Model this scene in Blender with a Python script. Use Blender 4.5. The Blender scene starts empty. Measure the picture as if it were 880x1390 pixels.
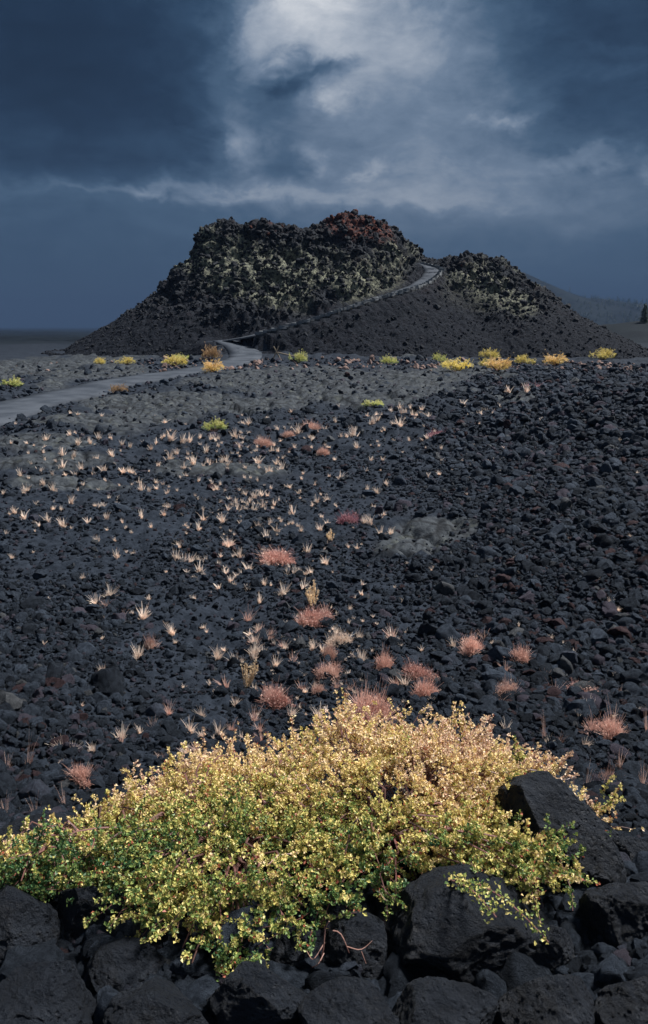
import bpy, math, random
import numpy as np
from mathutils import Vector

R = math.radians
rng = np.random.default_rng(7)
random.seed(7)
sc = bpy.context.scene
COL = sc.collection

# ------------------------------------------------------------------ camera
F = 1060.0                     # focal length in photo pixels (880 x 1390)
PITCH = math.atan(255.0 / F)
CZ = 2.4
cam = bpy.data.cameras.new('camera')
camo = bpy.data.objects.new('camera', cam)
COL.objects.link(camo)
cam.sensor_fit = 'VERTICAL'
cam.sensor_height = 36.0
cam.lens = 36.0 * F / 1390.0
cam.clip_start = 0.05
cam.clip_end = 30000
camo.location = (0, 0, CZ)
camo.rotation_euler = (math.pi / 2 - PITCH, 0, 0)
sc.camera = camo
CP, SP = math.cos(PITCH), math.sin(PITCH)


def ray(px, py):
    """world direction of a photo pixel, scaled so that y = 1"""
    px = np.asarray(px, float); py = np.asarray(py, float)
    u = (px - 440.0) / F
    v = (695.0 - py) / F
    dx = u
    dy = CP + v * SP
    dz = -SP + v * CP
    return dx / dy, dz / dy


def at(px, py, Y):
    a, b = ray(px, py)
    return a * Y, CZ + b * Y


def depth(y, z):
    return y * CP - (z - CZ) * SP


# ------------------------------------------------------------------ noise
def _h(ix, iy, iz, s):
    ix = ix.astype(np.int64); iy = iy.astype(np.int64); iz = iz.astype(np.int64)
    n = (ix * 374761393 + iy * 668265263 + iz * 2147483647 + s * 1274126177) & 0xffffffff
    n = ((n ^ (n >> 13)) * 1274126177) & 0xffffffff
    n = ((n ^ (n >> 16)) * 2246822519) & 0xffffffff
    n = n ^ (n >> 15)
    return (n & 0xffffff) / float(0xffffff)


def vnoise(x, y, z=None, s=0):
    x = np.asarray(x, float); y = np.asarray(y, float)
    if z is None:
        x0 = np.floor(x); y0 = np.floor(y)
        fx = x - x0; fy = y - y0
        fx = fx * fx * fx * (fx * (fx * 6 - 15) + 10)
        fy = fy * fy * fy * (fy * (fy * 6 - 15) + 10)
        o = np.zeros_like(x0)
        a = _h(x0, y0, o, s); b = _h(x0 + 1, y0, o, s)
        c = _h(x0, y0 + 1, o, s); d = _h(x0 + 1, y0 + 1, o, s)
        return (a + (b - a) * fx) * (1 - fy) + (c + (d - c) * fx) * fy
    z = np.asarray(z, float)
    x0 = np.floor(x); y0 = np.floor(y); z0 = np.floor(z)
    fx = x - x0; fy = y - y0; fz = z - z0
    fx = fx * fx * (3 - 2 * fx); fy = fy * fy * (3 - 2 * fy); fz = fz * fz * (3 - 2 * fz)
    r = 0
    for i in (0, 1):
        wx = fx if i else 1 - fx
        for j in (0, 1):
            wy = fy if j else 1 - fy
            for k in (0, 1):
                wz = fz if k else 1 - fz
                r = r + wx * wy * wz * _h(x0 + i, y0 + j, z0 + k, s)
    return r


def fbm(x, y, z=None, s=0, octv=4, gain=0.5, lac=2.03):
    a = 1.0; t = 0.0; r = 0.0
    for i in range(octv):
        f = lac ** i
        r = r + a * (vnoise(np.asarray(x) * f + i * 17.3, np.asarray(y) * f - i * 9.1, None if z is None else np.asarray(z) * f + i * 5.7, s + i) - 0.5)
        t += a; a *= gain
    return r / t * 2.0          # about -1..1


def worley2(x, y, s=0):
    x = np.asarray(x, float); y = np.asarray(y, float)
    x0 = np.floor(x); y0 = np.floor(y); o = np.zeros_like(x0)
    f1 = np.full(x.shape, 9.0); f2 = np.full(x.shape, 9.0); cid = np.zeros(x.shape)
    for i in (-1, 0, 1):
        for j in (-1, 0, 1):
            cx = x0 + i; cy = y0 + j
            hx = _h(cx, cy, o, s); hy = _h(cx, cy, o + 1, s)
            d = np.hypot(cx + hx - x, cy + hy - y)
            hid = _h(cx, cy, o + 2, s)
            m = d < f1
            f2 = np.where(m, f1, np.minimum(f2, d))
            cid = np.where(m, hid, cid)
            f1 = np.where(m, d, f1)
    return f1, f2, cid


def worley3(x, y, z, s=0):
    x0 = np.floor(x); y0 = np.floor(y); z0 = np.floor(z)
    f1 = np.full(x.shape, 9.0); f2 = np.full(x.shape, 9.0); cid = np.zeros(x.shape)
    for i in (-1, 0, 1):
        for j in (-1, 0, 1):
            for k in (-1, 0, 1):
                cx = x0 + i; cy = y0 + j; cz = z0 + k
                d = np.sqrt((cx + _h(cx, cy, cz, s) - x) ** 2 + (cy + _h(cx, cy, cz, s + 11) - y) ** 2 + (cz + _h(cx, cy, cz, s + 23) - z) ** 2)
                m = d < f1
                f2 = np.where(m, f1, np.minimum(f2, d))
                cid = np.where(m, _h(cx, cy, cz, s + 37), cid)
                f1 = np.where(m, d, f1)
    return f1, f2, cid


def sstep(a, b, x):
    t = np.clip((np.asarray(x, float) - a) / (b - a), 0, 1)
    return t * t * (3 - 2 * t)


def gauss(v, s):
    return np.exp(-(v / s) ** 2)


# ------------------------------------------------------------------ the lie of the land
_ky = np.array([-4000, -20, 0, 1.2, 1.8, 2.3, 2.9, 3.5, 4.3, 5.5, 7, 10, 14, 18, 22, 26, 32, 40, 50, 56, 62, 70, 90, 120, 200, 500, 2000, 9000], float)
_kz = np.array([0.6, .75, .76, .70, .64, .60, .42, .16, -.12, -.36, -.52, -.58, -.50, -.36, -.16, 0.02, .06, .05, .05, .35, .95, 1.1, .2, -.5, -2, -5, -12, -30], float)
_ty = np.concatenate([np.linspace(-20, 130, 3001)])
_tz = np.interp(_ty, _ky, _kz)
_k = np.exp(-np.linspace(-2, 2, 17) ** 2); _k /= _k.sum()
_tz = np.convolve(np.pad(_tz, 8, mode='edge'), _k, 'valid')


def G0(x, y):
    r = np.where(y > 0, np.sqrt(np.maximum(y, 0) ** 2 + 0.12 * x * x), y)
    z = np.where((r > -19) & (r < 129), np.interp(r, _ty, _tz), np.interp(r, _ky, _kz))
    # ramp only in front of the hill, lower lava beside it
    z = z - 1.15 * sstep(50, 60, y) * sstep(110, 72, y) * (1 - np.exp(-((x + 3) / 13.0) ** 2))
    # rubble bank on the right, gentle hump on the left
    z = z + 1.55 * np.exp(-((x - 9.0) / 3.6) ** 2 - ((y - 15.5) / 6.5) ** 2)
    z = z + 0.45 * np.exp(-((x - 4.2) / 2.2) ** 2 - ((y - 9.5) / 4.0) ** 2)
    z = z + 0.30 * np.exp(-((x + 6.5) / 3.5) ** 2 - ((y - 19) / 4.0) ** 2)
    z = z + 0.35 * np.exp(-((x + 3.4) / 1.3) ** 2 - ((y - 4.0) / 1.6) ** 2)
    z = z - .16 * sstep(-.35, -.95, x) * sstep(1.9, 2.3, y) * sstep(4.5, 3.2, y)
    z = z + 4.6 * np.exp(-((x - 70) / 24) ** 2 - ((y - 158) / 26) ** 2)
    far = sstep(20, 60, np.abs(x) + 0.0 * y) * sstep(40, 70, y)
    z = z + fbm(x * .11, y * .11, s=3, octv=3) * (0.18 + 0.7 * far) * sstep(3, 12, y)
    z = z + fbm(x * .012, y * .012, s=5, octv=3) * 2.0 * sstep(90, 300, np.hypot(x, y))
    return z


# the hill: two rounded cones of spatter, profiles of their skylines
YC, YS = 76.0, 74.0


def prof(pts, Y, xc):
    p = np.array(pts, float)
    X, Z = at(p[:, 0], p[:, 1], Y)
    r = np.abs(X - xc)
    o = np.argsort(r)
    return r[o], Z[o]


XC = float(at(430, 440, YC)[0])
XS = float(at(655, 440, YS)[0])
XN = float(at(418, 440, 70)[0]); XN2 = float(at(350, 440, 70)[0])
ML = prof([(428, 312), (410, 310), (380, 304), (345, 299), (330, 301), (299, 297), (277, 317), (262, 344), (232, 370), (213, 394), (140, 438), (70, 480), (20, 506)], YC, XC)
MR = prof([(432, 310), (440, 302), (452, 297), (470, 290), (500, 294), (520, 302), (545, 320), (565, 335), (582, 354), (620, 383), (680, 425), (760, 478), (820, 510)], YC, XC)
SL = prof([(653, 347), (640, 347), (625, 350), (600, 353), (578, 368), (540, 400), (500, 440), (440, 490)], YS, XS)
SR = prof([(656, 346), (667, 347), (674, 358), (690, 367), (714, 376), (740, 393), (790, 423), (830, 444), (880, 468), (930, 488), (980, 505)], YS, XS)


def rev(x, y, xc, yc, L, Rr, k):
    dx = x - xc; dy = (y - yc) * k
    r = np.hypot(dx, dy)
    w = 0.5 + 0.5 * dx / np.maximum(r, 1e-6)
    w = w * w * (3 - 2 * w)
    ext = lambda P: np.where(r > P[0][-1], P[1][-1] - (r - P[0][-1]) * .6, np.interp(r, P[0], P[1]))
    return ext(L) * (1 - w) + ext(Rr) * w


def C00(x, y):
    a = rev(x, y, XC, YC, ML, MR, 1.18)
    b = rev(x, y, XS, YS, SL, SR, 1.12)
    h = np.clip(0.5 + 0.5 * (a - b) / 0.6, 0, 1)
    return b * (1 - h) + a * h + 0.6 * h * (1 - h) * 0.5


SKY = np.array([(20, 507), (70, 481), (140, 441), (186, 414), (213, 396), (232, 371), (246, 358), (262, 346), (272, 328), (280, 313), (299, 299), (318, 300), (330, 303), (345, 300), (362, 303), (380, 303), (396, 305), (410, 306), (425, 306), (438, 301), (452, 297), (464, 292), (474, 288), (486, 294), (500, 295), (512, 302), (522, 304), (534, 313), (548, 323), (565, 337), (578, 350), (590, 355), (602, 352), (618, 350), (630, 347), (650, 348), (667, 348), (676, 354), (690, 364), (700, 370), (714, 377), (740, 395), (790, 426), (830, 448), (880, 471), (930, 490), (980, 507)], float)
CORR = [np.array([-1.0, 1.0]), np.array([0.0, 0.0]), np.array([-1.0, 1.0]), np.array([9.0, 9.0])]


def C0(x, y):
    z = C00(x, y)
    q = x / np.maximum(y, 20.0)
    zm = np.interp(q, CORR[2], CORR[3])
    return z + np.interp(q, CORR[0], CORR[1]) * np.clip(z / np.maximum(zm, .8), 0, 1.2) ** 1.3


def fit_skyline():
    pxs = np.arange(60, 900, 4.0)
    tgt = np.interp(pxs, SKY[:, 0], SKY[:, 1]) + 4.0
    yy = np.linspace(50, 96, 240)
    u = (pxs - 440) / F
    cor = np.zeros(len(pxs))
    for it in range(7):
        Y = np.broadcast_to(yy, (len(pxs), len(yy))); z = np.full(Y.shape, 5.0)
        for _ in range(3):
            X = u[:, None] * depth(Y, z)
            z = C0(X, Y)
        row = 695 - F * ((z - CZ) * CP + Y * SP) / depth(Y, z)
        k = row.argmin(1); ar = np.arange(len(pxs))
        d = depth(Y, z)[ar, k]
        err = (row[ar, k] - tgt) * d / F
        cor = cor + .8 * err
        CORR[0] = X[ar, k] / Y[ar, k]; CORR[1] = np.clip(cor, -3, 3)
        if it == 0:
            CORR[2] = CORR[0].copy(); CORR[3] = z[ar, k].copy()
        print('skyline error', float(np.abs(err).mean()), float(np.abs(err).max()))
    o = np.argsort(CORR[0]); CORR[0] = CORR[0][o]; CORR[1] = CORR[1][o]
    o = np.argsort(CORR[2]); CORR[2] = CORR[2][o]; CORR[3] = CORR[3][o]


fit_skyline()


def H0(x, y):
    return np.maximum(G0(x, y), C0(x, y))


def hit(px, py, fn, tmin=1.2, tmax=170.0, n=2600):
    """where rays through photo pixels meet the land"""
    px = np.atleast_1d(np.asarray(px, float)); py = np.atleast_1d(np.asarray(py, float))
    a, b = ray(px, py)
    t = np.geomspace(tmin, tmax, n)
    below = np.zeros((len(px), n), bool)
    for i in range(0, len(px), 64):
        s = slice(i, i + 64)
        X = a[s, None] * t; Z = CZ + b[s, None] * t
        below[s] = Z < fn(X, np.broadcast_to(t, X.shape))
    k = np.where(below.any(1), below.argmax(1), n - 1)
    k = np.maximum(k, 1)
    lo = t[k - 1].copy(); hi = t[k].copy()
    for _ in range(18):
        m = (lo + hi) / 2
        bel = CZ + b * m < fn(a * m, m)
        hi = np.where(bel, m, hi); lo = np.where(bel, lo, m)
    return a * hi, hi, CZ + b * hi


# ---- the path
low_px = [(-230, 640), (-110, 592), (-50, 571), (0, 556), (60, 542), (110, 532), (160, 518), (215, 509), (262, 503), (300, 497), (326, 489), (338, 481), (335, 474), (320, 467), (303, 462)]
up_px = [(303, 462), (330, 459), (370, 448), (400, 440), (430, 431), (460, 421), (490, 411), (520, 402), (545, 395), (565, 388), (579, 380), (585, 373)]


def smooth_line(P, step, it):
    P = np.asarray(P, float)
    d = np.r_[0, np.cumsum(np.linalg.norm(np.diff(P[:, :2], axis=0), axis=1))]
    n = max(8, int(d[-1] / step))
    s = np.linspace(0, d[-1], n)
    Q = np.stack([np.interp(s, d, P[:, i]) for i in range(3)], 1)
    for _ in range(it):
        Q[1:-1] = (Q[:-2] + 2 * Q[1:-1] + Q[2:]) / 4
    return Q


lp = np.array(low_px, float); LX, LY, LZ = hit(lp[:, 0], lp[:, 1], H0)
LOW = smooth_line(np.stack([LX, LY, LZ], 1), 0.4, 10)
up = np.array(up_px, float); UX, UY, UZ = hit(up[:, 0], up[:, 1], H0)
UP = np.stack([UX, UY, UZ], 1)
UP[0] = LOW[-1]
UP = smooth_line(UP, 0.4, 12)
UP[:, 2] = np.maximum.accumulate(UP[:, 2])
_e = UP[-1]
_ext = np.array([_e, _e + (.5, .9, .35), _e + (.35, 1.9, .75), _e + (-.6, 2.5, 1.05), _e + (-1.8, 2.6, 1.3)])
UP = np.r_[UP[:-1], smooth_line(_ext, .4, 3)]
PATH = [(LOW, 1.15), (UP, 0.6)]


def near_path(x, y):
    """distance outside the path's edge and the path's height there"""
    sh = x.shape
    x = x.ravel(); y = y.ravel()
    D = np.full(x.shape, 99.0); Z = np.zeros(x.shape)
    sel = np.where((y > 12) & (y < 80) & (np.abs(x) < 45))[0]
    if len(sel):
        for P, hw in PATH:
            Q = P[::2]
            for c in range(0, len(sel), 20000):
                ii = sel[c:c + 20000]
                d = np.hypot(x[ii, None] - Q[None, :, 0], y[ii, None] - Q[None, :, 1])
                k = d.argmin(1)
                dd = d[np.arange(len(ii)), k]
                dd = np.where(dd < 3.5, dd, dd) - hw
                m = dd < D[ii]
                D[ii] = np.where(m, dd, D[ii])
                Z[ii] = np.where(m, Q[k, 2], Z[ii])
    return D.reshape(sh), Z.reshape(sh)


def crust_mask(x, y):
    """bare grey lava crust showing through the cinders"""
    m = np.zeros(np.shape(x))
    for (cx, cy, sx, sy, a) in CRUST:
        m = np.maximum(m, a * np.exp(-((x - cx) / sx) ** 2 - ((y - cy) / sy) ** 2))
    n = fbm(x * .55, y * .4, s=21, octv=4)
    return sstep(.35, .62, m + n * .55)


_cp = [(230, 545, 80, 9), (370, 520, 90, 10), (420, 508, 120, 8), (545, 520, 130, 10), (330, 550, 70, 7), (520, 540, 90, 6), (150, 570, 90, 9), (60, 600, 80, 8), (530, 481, 60, 3), (740, 482, 60, 3), (640, 505, 70, 6), (90, 625, 60, 6), (590, 722, 32, 9), (550, 745, 20, 7), (470, 528, 60, 5), (30, 500, 60, 12), (130, 505, 40, 6), (100, 660, 70, 6), (300, 640, 90, 6), (700, 545, 60, 6)]
CRUST = []
for (a, b, w, h) in _cp:
    X, Y, Z = hit([a, a, a + w], [b - h, b + h, b], G0)
    CRUST.append((float((X[0] + X[1]) / 2), float((Y[0] + Y[1]) / 2), float(abs(X[2] - X[0]) + .3), float(max(abs(Y[0] - Y[1]) * .8, .5)), 1.0))


def GF(x, y, fine=True):
    """ground with all its relief"""
    x = np.asarray(x, float); y = np.asarray(y, float)
    z = G0(x, y)
    r = np.hypot(x, y)
    cm = crust_mask(x, y)
    wx = x + .25 * fbm(x * 1.3, y * 1.3, s=31, octv=2); wy = y + .25 * fbm(x * 1.3 + 9, y * 1.3, s=32, octv=2)
    f1, f2, cid = worley2(wx * 1.1, wy * 0.8, s=40)
    plates = (np.clip((f2 - f1) / .25, 0, 1) - 1) * .10 + (cid - .5) * .10
    g1, g2, gid = worley2(wx * 3.4, wy * 2.6, s=41)
    plates = plates + (np.clip((g2 - g1) / .3, 0, 1) - 1) * .035 + (gid - .5) * .03
    amp = sstep(90, 30, r)
    z = z + cm * amp * (plates + .06)
    if fine:
        rub = fbm(x * 2.2, y * 2.2, s=51, octv=3) * .05
        a1, a2, _ = worley2(x * 6.5 + 3, y * 6.5, s=52)
        b1, b2, _ = worley2(x * 14, y * 14, s=53)
        rub = rub + (.5 - a1) * .045 * sstep(34, 14, r) + (.5 - b1) * .022 * sstep(16, 6, r)
        rub = rub + fbm(x * .8, y * .8, s=55, octv=2) * .07
        right = np.exp(-((x - 9.0) / 4.2) ** 2 - ((y - 15.5) / 7.5) ** 2)
        c1, c2, _ = worley2(x * 2.4 + 1, y * 2.0, s=54)
        rub = rub + right * (.5 - c1) * .22
        z = z + rub * (1 - .75 * cm) * sstep(80, 40, r) + fbm(x * .5, y * .5, s=56, octv=3) * .12 * sstep(30, 60, r)
    mid = sstep(13, 22, r) * sstep(75, 50, r)
    k1, k2, kid = worley2(x * .9, y * .7, s=57)
    z = z + mid * ((.5 - k1) * .18 + (kid - .5) * .18 + fbm(x * 1.5, y * 1.2, s=58, octv=3) * .16) * (1 - .3 * cm)
    lf = sstep(-7, -12, x + .12 * y) * sstep(34, 42, y - .25 * x)
    z = z + lf * mid * ((.5 - k1) * .35 + fbm(x * .5, y * .5, s=59, octv=4) * .25 - .35)
    D, PZ = near_path(x, y)
    w = sstep(1.3, 0.0, D)
    z = np.where(D < 2, z * (1 - w) + (PZ - .07) * w, z)
    return z


# ------------------------------------------------------------------ mesh helpers
def mesh_np(name, V, Fc, smooth=True, attrs=None, mats=(), midx=None):
    V = np.asarray(V, np.float32); Fc = np.asarray(Fc, np.int32)
    me = bpy.data.meshes.new(name)
    k = Fc.shape[1]
    me.vertices.add(len(V)); me.vertices.foreach_set('co', V.ravel())
    me.loops.add(Fc.size); me.loops.foreach_set('vertex_index', Fc.ravel())
    me.polygons.add(len(Fc))
    me.polygons.foreach_set('loop_start', np.arange(0, Fc.size, k, dtype=np.int32))
    me.polygons.foreach_set('loop_total', np.full(len(Fc), k, np.int32))
    me.polygons.foreach_set('use_smooth', np.full(len(Fc), smooth, bool))
    for m in mats:
        me.materials.append(m)
    if midx is not None:
        me.polygons.foreach_set('material_index', np.asarray(midx, np.int32))
    if attrs:
        for an, av in attrs.items():
            at_ = me.attributes.new(an, 'FLOAT', 'POINT')
            at_.data.foreach_set('value', np.asarray(av, np.float32))
    me.update(calc_edges=True)
    me.validate()
    return me


def link(name, me, parent=None, loc=None, rot=None, scale=None):
    o = bpy.data.objects.new(name, me)
    COL.objects.link(o)
    if parent is not None:
        o.parent = parent
    if loc is not None: o.location = loc
    if rot is not None: o.rotation_euler = rot
    if scale is not None: o.scale = (scale,) * 3 if np.isscalar(scale) else scale
    return o


def empty(name, loc, rz=0.0):
    o = bpy.data.objects.new(name, None)
    COL.objects.link(o)
    o.location = loc; o.rotation_euler = (0, 0, rz)
    o.empty_display_size = .1
    return o


def tag(o, label=None, cat=None, group=None, kind=None):
    if label: o['label'] = label
    if cat: o['category'] = cat
    if group: o['group'] = group
    if kind: o['kind'] = kind
    return o


def grid_faces(nr, nc):
    i = np.arange(nr - 1)[:, None] * nc + np.arange(nc - 1)[None, :]
    i = i.ravel()
    return np.stack([i, i + 1, i + nc + 1, i + nc], 1)


class Geo:
    """collects triangles and tubes for one mesh"""
    def __init__(s):
        s.V = []; s.F = []; s.n = 0; s.A = []

    def add(s, V, Fc, a=0.0):
        V = np.asarray(V, float); Fc = np.asarray(Fc, int)
        s.V.append(V); s.F.append(Fc + s.n); s.n += len(V)
        s.A.append(np.full(len(V), a) if np.isscalar(a) else np.asarray(a, float))

    def tube(s, P, r, sides=5, a=0.0):
        P = np.asarray(P, float); n = len(P)
        r = np.full(n, r) if np.isscalar(r) else np.asarray(r, float)
        T = np.gradient(P, axis=0); T /= np.linalg.norm(T, axis=1)[:, None] + 1e-9
        ref = np.array([0.31, 0.17, 0.93])
        A = np.cross(T, ref); A /= np.linalg.norm(A, axis=1)[:, None] + 1e-9
        B = np.cross(T, A)
        th = np.arange(sides) / sides * 2 * np.pi
        V = P[:, None, :] + r[:, None, None] * (np.cos(th)[None, :, None] * A[:, None, :] + np.sin(th)[None, :, None] * B[:, None, :])
        V = V.reshape(-1, 3)
        fs = []
        for i in range(n - 1):
            for j in range(sides):
                p = i * sides + j; q = i * sides + (j + 1) % sides
                fs.append((p, q, q + sides)); fs.append((p, q + sides, p + sides))
        for j in range(1, sides - 1):
            e = (n - 1) * sides
            fs.append((e, e + j, e + j + 1)); fs.append((0, j + 1, j))
        s.add(V, fs, a)

    def mesh(s, name, mats, smooth=False, attr='tint'):
        V = np.concatenate(s.V); Fc = np.concatenate(s.F)
        return mesh_np(name, V, Fc, smooth, {attr: np.concatenate(s.A)}, mats)


def leaves(g, P, D, N, L, W, a):
    """folded leaves: base P, direction D, face normal N, length L, width W (arrays)"""
    D = D / (np.linalg.norm(D, axis=1)[:, None] + 1e-9)
    S = np.cross(D, N); S /= np.linalg.norm(S, axis=1)[:, None] + 1e-9
    U = np.cross(S, D)
    L = np.asarray(L)[:, None]; W = np.asarray(W)[:, None]
    v0 = P
    v1 = P + D * L * .6 + S * W * .5 + U * W * .22
    v2 = P + D * L - U * L * .12
    v3 = P + D * L * .6 - S * W * .5 + U * W * .22
    n = len(P)
    V = np.stack([v0, v1, v2, v3], 1).reshape(-1, 3)
    b = np.arange(n)[:, None] * 4
    Fc = np.concatenate([b + np.array([[0, 1, 2]]), b + np.array([[0, 2, 3]])])
    g.add(V, Fc, np.repeat(a, 4))


def blades(g, P, D, bend, L, W, a, seg=3):
    """thin tapered blades: base P, direction D, sideways bend vector, length, width"""
    n = len(P)
    D = D / (np.linalg.norm(D, axis=1)[:, None] + 1e-9)
    S = np.cross(D, rng.normal(size=(n, 3))); S /= np.linalg.norm(S, axis=1)[:, None] + 1e-9
    rows = []
    for i in range(seg + 1):
        t = i / seg
        c = P + D * (L * t)[:, None] + bend * (L * t * t)[:, None]
        w = (W * (1 - t * .8) * .5)[:, None]
        rows.append(c - S * w); rows.append(c + S * w)
    V = np.stack(rows, 1).reshape(-1, 3)
    k = 2 * (seg + 1)
    b = np.arange(n)[:, None] * k
    fs = []
    for i in range(seg):
        fs.append(b + np.array([[2 * i, 2 * i + 1, 2 * i + 3]])); fs.append(b + np.array([[2 * i, 2 * i + 3, 2 * i + 2]]))
    g.add(V, np.concatenate(fs), np.repeat(a, k))


# ------------------------------------------------------------------ materials
def newmat(name):
    m = bpy.data.materials.new(name)
    m.use_nodes = True
    nt = m.node_tree
    b = nt.nodes['Principled BSDF']
    b.inputs['Specular IOR Level'].default_value = .06
    return m, nt, b


def N(nt, typ, **kw):
    n = nt.nodes.new(typ)
    for k, v in kw.items():
        if k.startswith('_'):
            setattr(n, k[1:], v)
        else:
            key = int(k[1:]) if k[0] == 'i' and k[1:].isdigit() else k.replace('__', ' ')
            n.inputs[key].default_value = v
    return n


def mixc(nt, fac, a, b):
    n = nt.nodes.new('ShaderNodeMix'); n.data_type = 'RGBA'
    for s, v in ((n.inputs[0], fac), (n.inputs[6], a), (n.inputs[7], b)):
        if isinstance(v, (tuple, list)):
            s.default_value = tuple(v) + ((1,) if len(v) == 3 else ())
        elif isinstance(v, (int, float)):
            s.default_value = v
        else:
            nt.links.new(v, s)
    return n.outputs[2]


def math_(nt, op, a, b=0.0, c=0.0, clamp=False):
    n = nt.nodes.new('ShaderNodeMath'); n.operation = op; n.use_clamp = clamp
    for i, v in enumerate((a, b, c)):
        if isinstance(v, (int, float)): n.inputs[i].default_value = v
        else: nt.links.new(v, n.inputs[i])
    return n.outputs[0]


def noise_(nt, scale, detail=4, rough=.55, vec=None, out=0, dist=0.0):
    n = nt.nodes.new('ShaderNodeTexNoise')
    n.inputs['Scale'].default_value = scale; n.inputs['Detail'].default_value = detail
    n.inputs['Roughness'].default_value = rough; n.inputs['Distortion'].default_value = dist
    if vec is not None: nt.links.new(vec, n.inputs['Vector'])
    return n.outputs[out]


def ramp_(nt, fac, stops, interp='LINEAR'):
    n = nt.nodes.new('ShaderNodeValToRGB')
    cr = n.color_ramp; cr.interpolation = interp
    while len(cr.elements) < len(stops): cr.elements.new(0.5)
    for e, (p, c) in zip(cr.elements, stops):
        e.position = p
        e.color = (c, c, c, 1) if isinstance(c, (int, float)) else tuple(c) + (1,)
    nt.links.new(fac, n.inputs[0])
    return n.outputs[0]


def attr_(nt, name):
    n = nt.nodes.new('ShaderNodeAttribute'); n.attribute_name = name
    return n.outputs['Fac']


def geo_pos(nt):
    return nt.nodes.new('ShaderNodeNewGeometry').outputs['Position']


def obj_co(nt):
    return nt.nodes.new('ShaderNodeTexCoord').outputs['Object']


def obj_rand(nt):
    return nt.nodes.new('ShaderNodeObjectInfo').outputs['Random']


def bump_(nt, b, h, strength, dist):
    n = nt.nodes.new('ShaderNodeBump')
    n.inputs['Strength'].default_value = strength; n.inputs['Distance'].default_value = dist
    nt.links.new(h, n.inputs['Height'])
    nt.links.new(n.outputs[0], b.inputs['Normal'])


def rock_mat(name, dark, light, scale=1.0, tint=None, pits=0.0, rough=.82, lichen=None, lich_amt=.5):
    m, nt, b = newmat(name)
    co = obj_co(nt)
    rnd = obj_rand(nt)
    n1 = noise_(nt, 3.1 * scale, 6, .6, co)
    c = mixc(nt, ramp_(nt, n1, [(.3, 0.0), (.7, 1.0)]), dark, light)
    if tint is not None:
        # a share of the rocks is rust or purple all over
        c = mixc(nt, ramp_(nt, rnd, [(.9, 0.0), (.94, .7)]), c, tint)
        v = ramp_(nt, rnd, [(0.0, .55), (.4, 1.0), (.84, 1.55)])
        mm = nt.nodes.new('ShaderNodeMix'); mm.data_type = 'RGBA'; mm.blend_type = 'MULTIPLY'
        mm.inputs[0].default_value = 1.0
        nt.links.new(c, mm.inputs[6]); nt.links.new(v, mm.inputs[7]); c = mm.outputs[2]
    if lichen is not None:
        n2 = noise_(nt, 4.5 * scale, 5, .7, co)
        c = mixc(nt, ramp_(nt, n2, [(.62 - lich_amt * .25, 0.0), (.72 - lich_amt * .2, .9)]), c, lichen)
    nt.links.new(c, b.inputs['Base Color'])
    b.inputs['Roughness'].default_value = rough
    h = noise_(nt, 14 * scale, 8, .7, co)
    if pits:
        vo = nt.nodes.new('ShaderNodeTexVoronoi'); vo.inputs['Scale'].default_value = pits
        nt.links.new(co, vo.inputs['Vector'])
        vo2 = nt.nodes.new('ShaderNodeTexVoronoi'); vo2.inputs['Scale'].default_value = pits * .37
        nt.links.new(co, vo2.inputs['Vector'])
        pm = ramp_(nt, noise_(nt, pits * .12, 3, .5, co), [(.4, 0.0), (.6, 1.0)])
        p1 = math_(nt, 'MULTIPLY', ramp_(nt, vo.outputs[0], [(.1, 0.0), (.34, 1.0)]), .5)
        p2 = math_(nt, 'MULTIPLY', ramp_(nt, vo2.outputs[0], [(.12, 0.0), (.3, 1.0)]), .7)
        h = math_(nt, 'ADD', h, math_(nt, 'MULTIPLY', math_(nt, 'ADD', p1, p2), pm))
        h = math_(nt, 'ADD', h, math_(nt, 'MULTIPLY', noise_(nt, 95, 6, .75, co), .7))
    if pits: b.inputs['Specular IOR Level'].default_value = .16
    bump_(nt, b, h, 1.0, .03 / scale if not pits else .03)
    return m


M = {}
M['rock'] = rock_mat('basalt_cinder', (.0072, .0102, .0155), (.0325, .0415, .0565), 1.2, tint=(.032, .026, .034))
M['rock_red'] = rock_mat('oxidised_cinder', (.016, .0105, .0125), (.050, .033, .037), 1.2)
M['rock_pale'] = rock_mat('weathered_pink_stone', (.10, .066, .06), (.28, .20, .175), 1.2)
M['rock_grey'] = rock_mat('grey_cinder', (.026, .029, .034), (.078, .083, .09), 1.2)
M['boulder'] = rock_mat('vesicular_basalt', (.0046, .0064, .0102), (.0185, .0235, .0330), 1.6, pits=60, rough=.58)
M['crag'] = rock_mat('dark_spatter', (.008, .0095, .0125), (.032, .035, .041), .8)
M['crag_lichen'] = rock_mat('lichened_spatter', (.014, .015, .016), (.05, .052, .05), 1.6, lichen=(.20, .205, .15), lich_amt=.3)
M['crag_red'] = rock_mat('red_spatter', (.013, .010, .011), (.10, .036, .027), 1.3)


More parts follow.
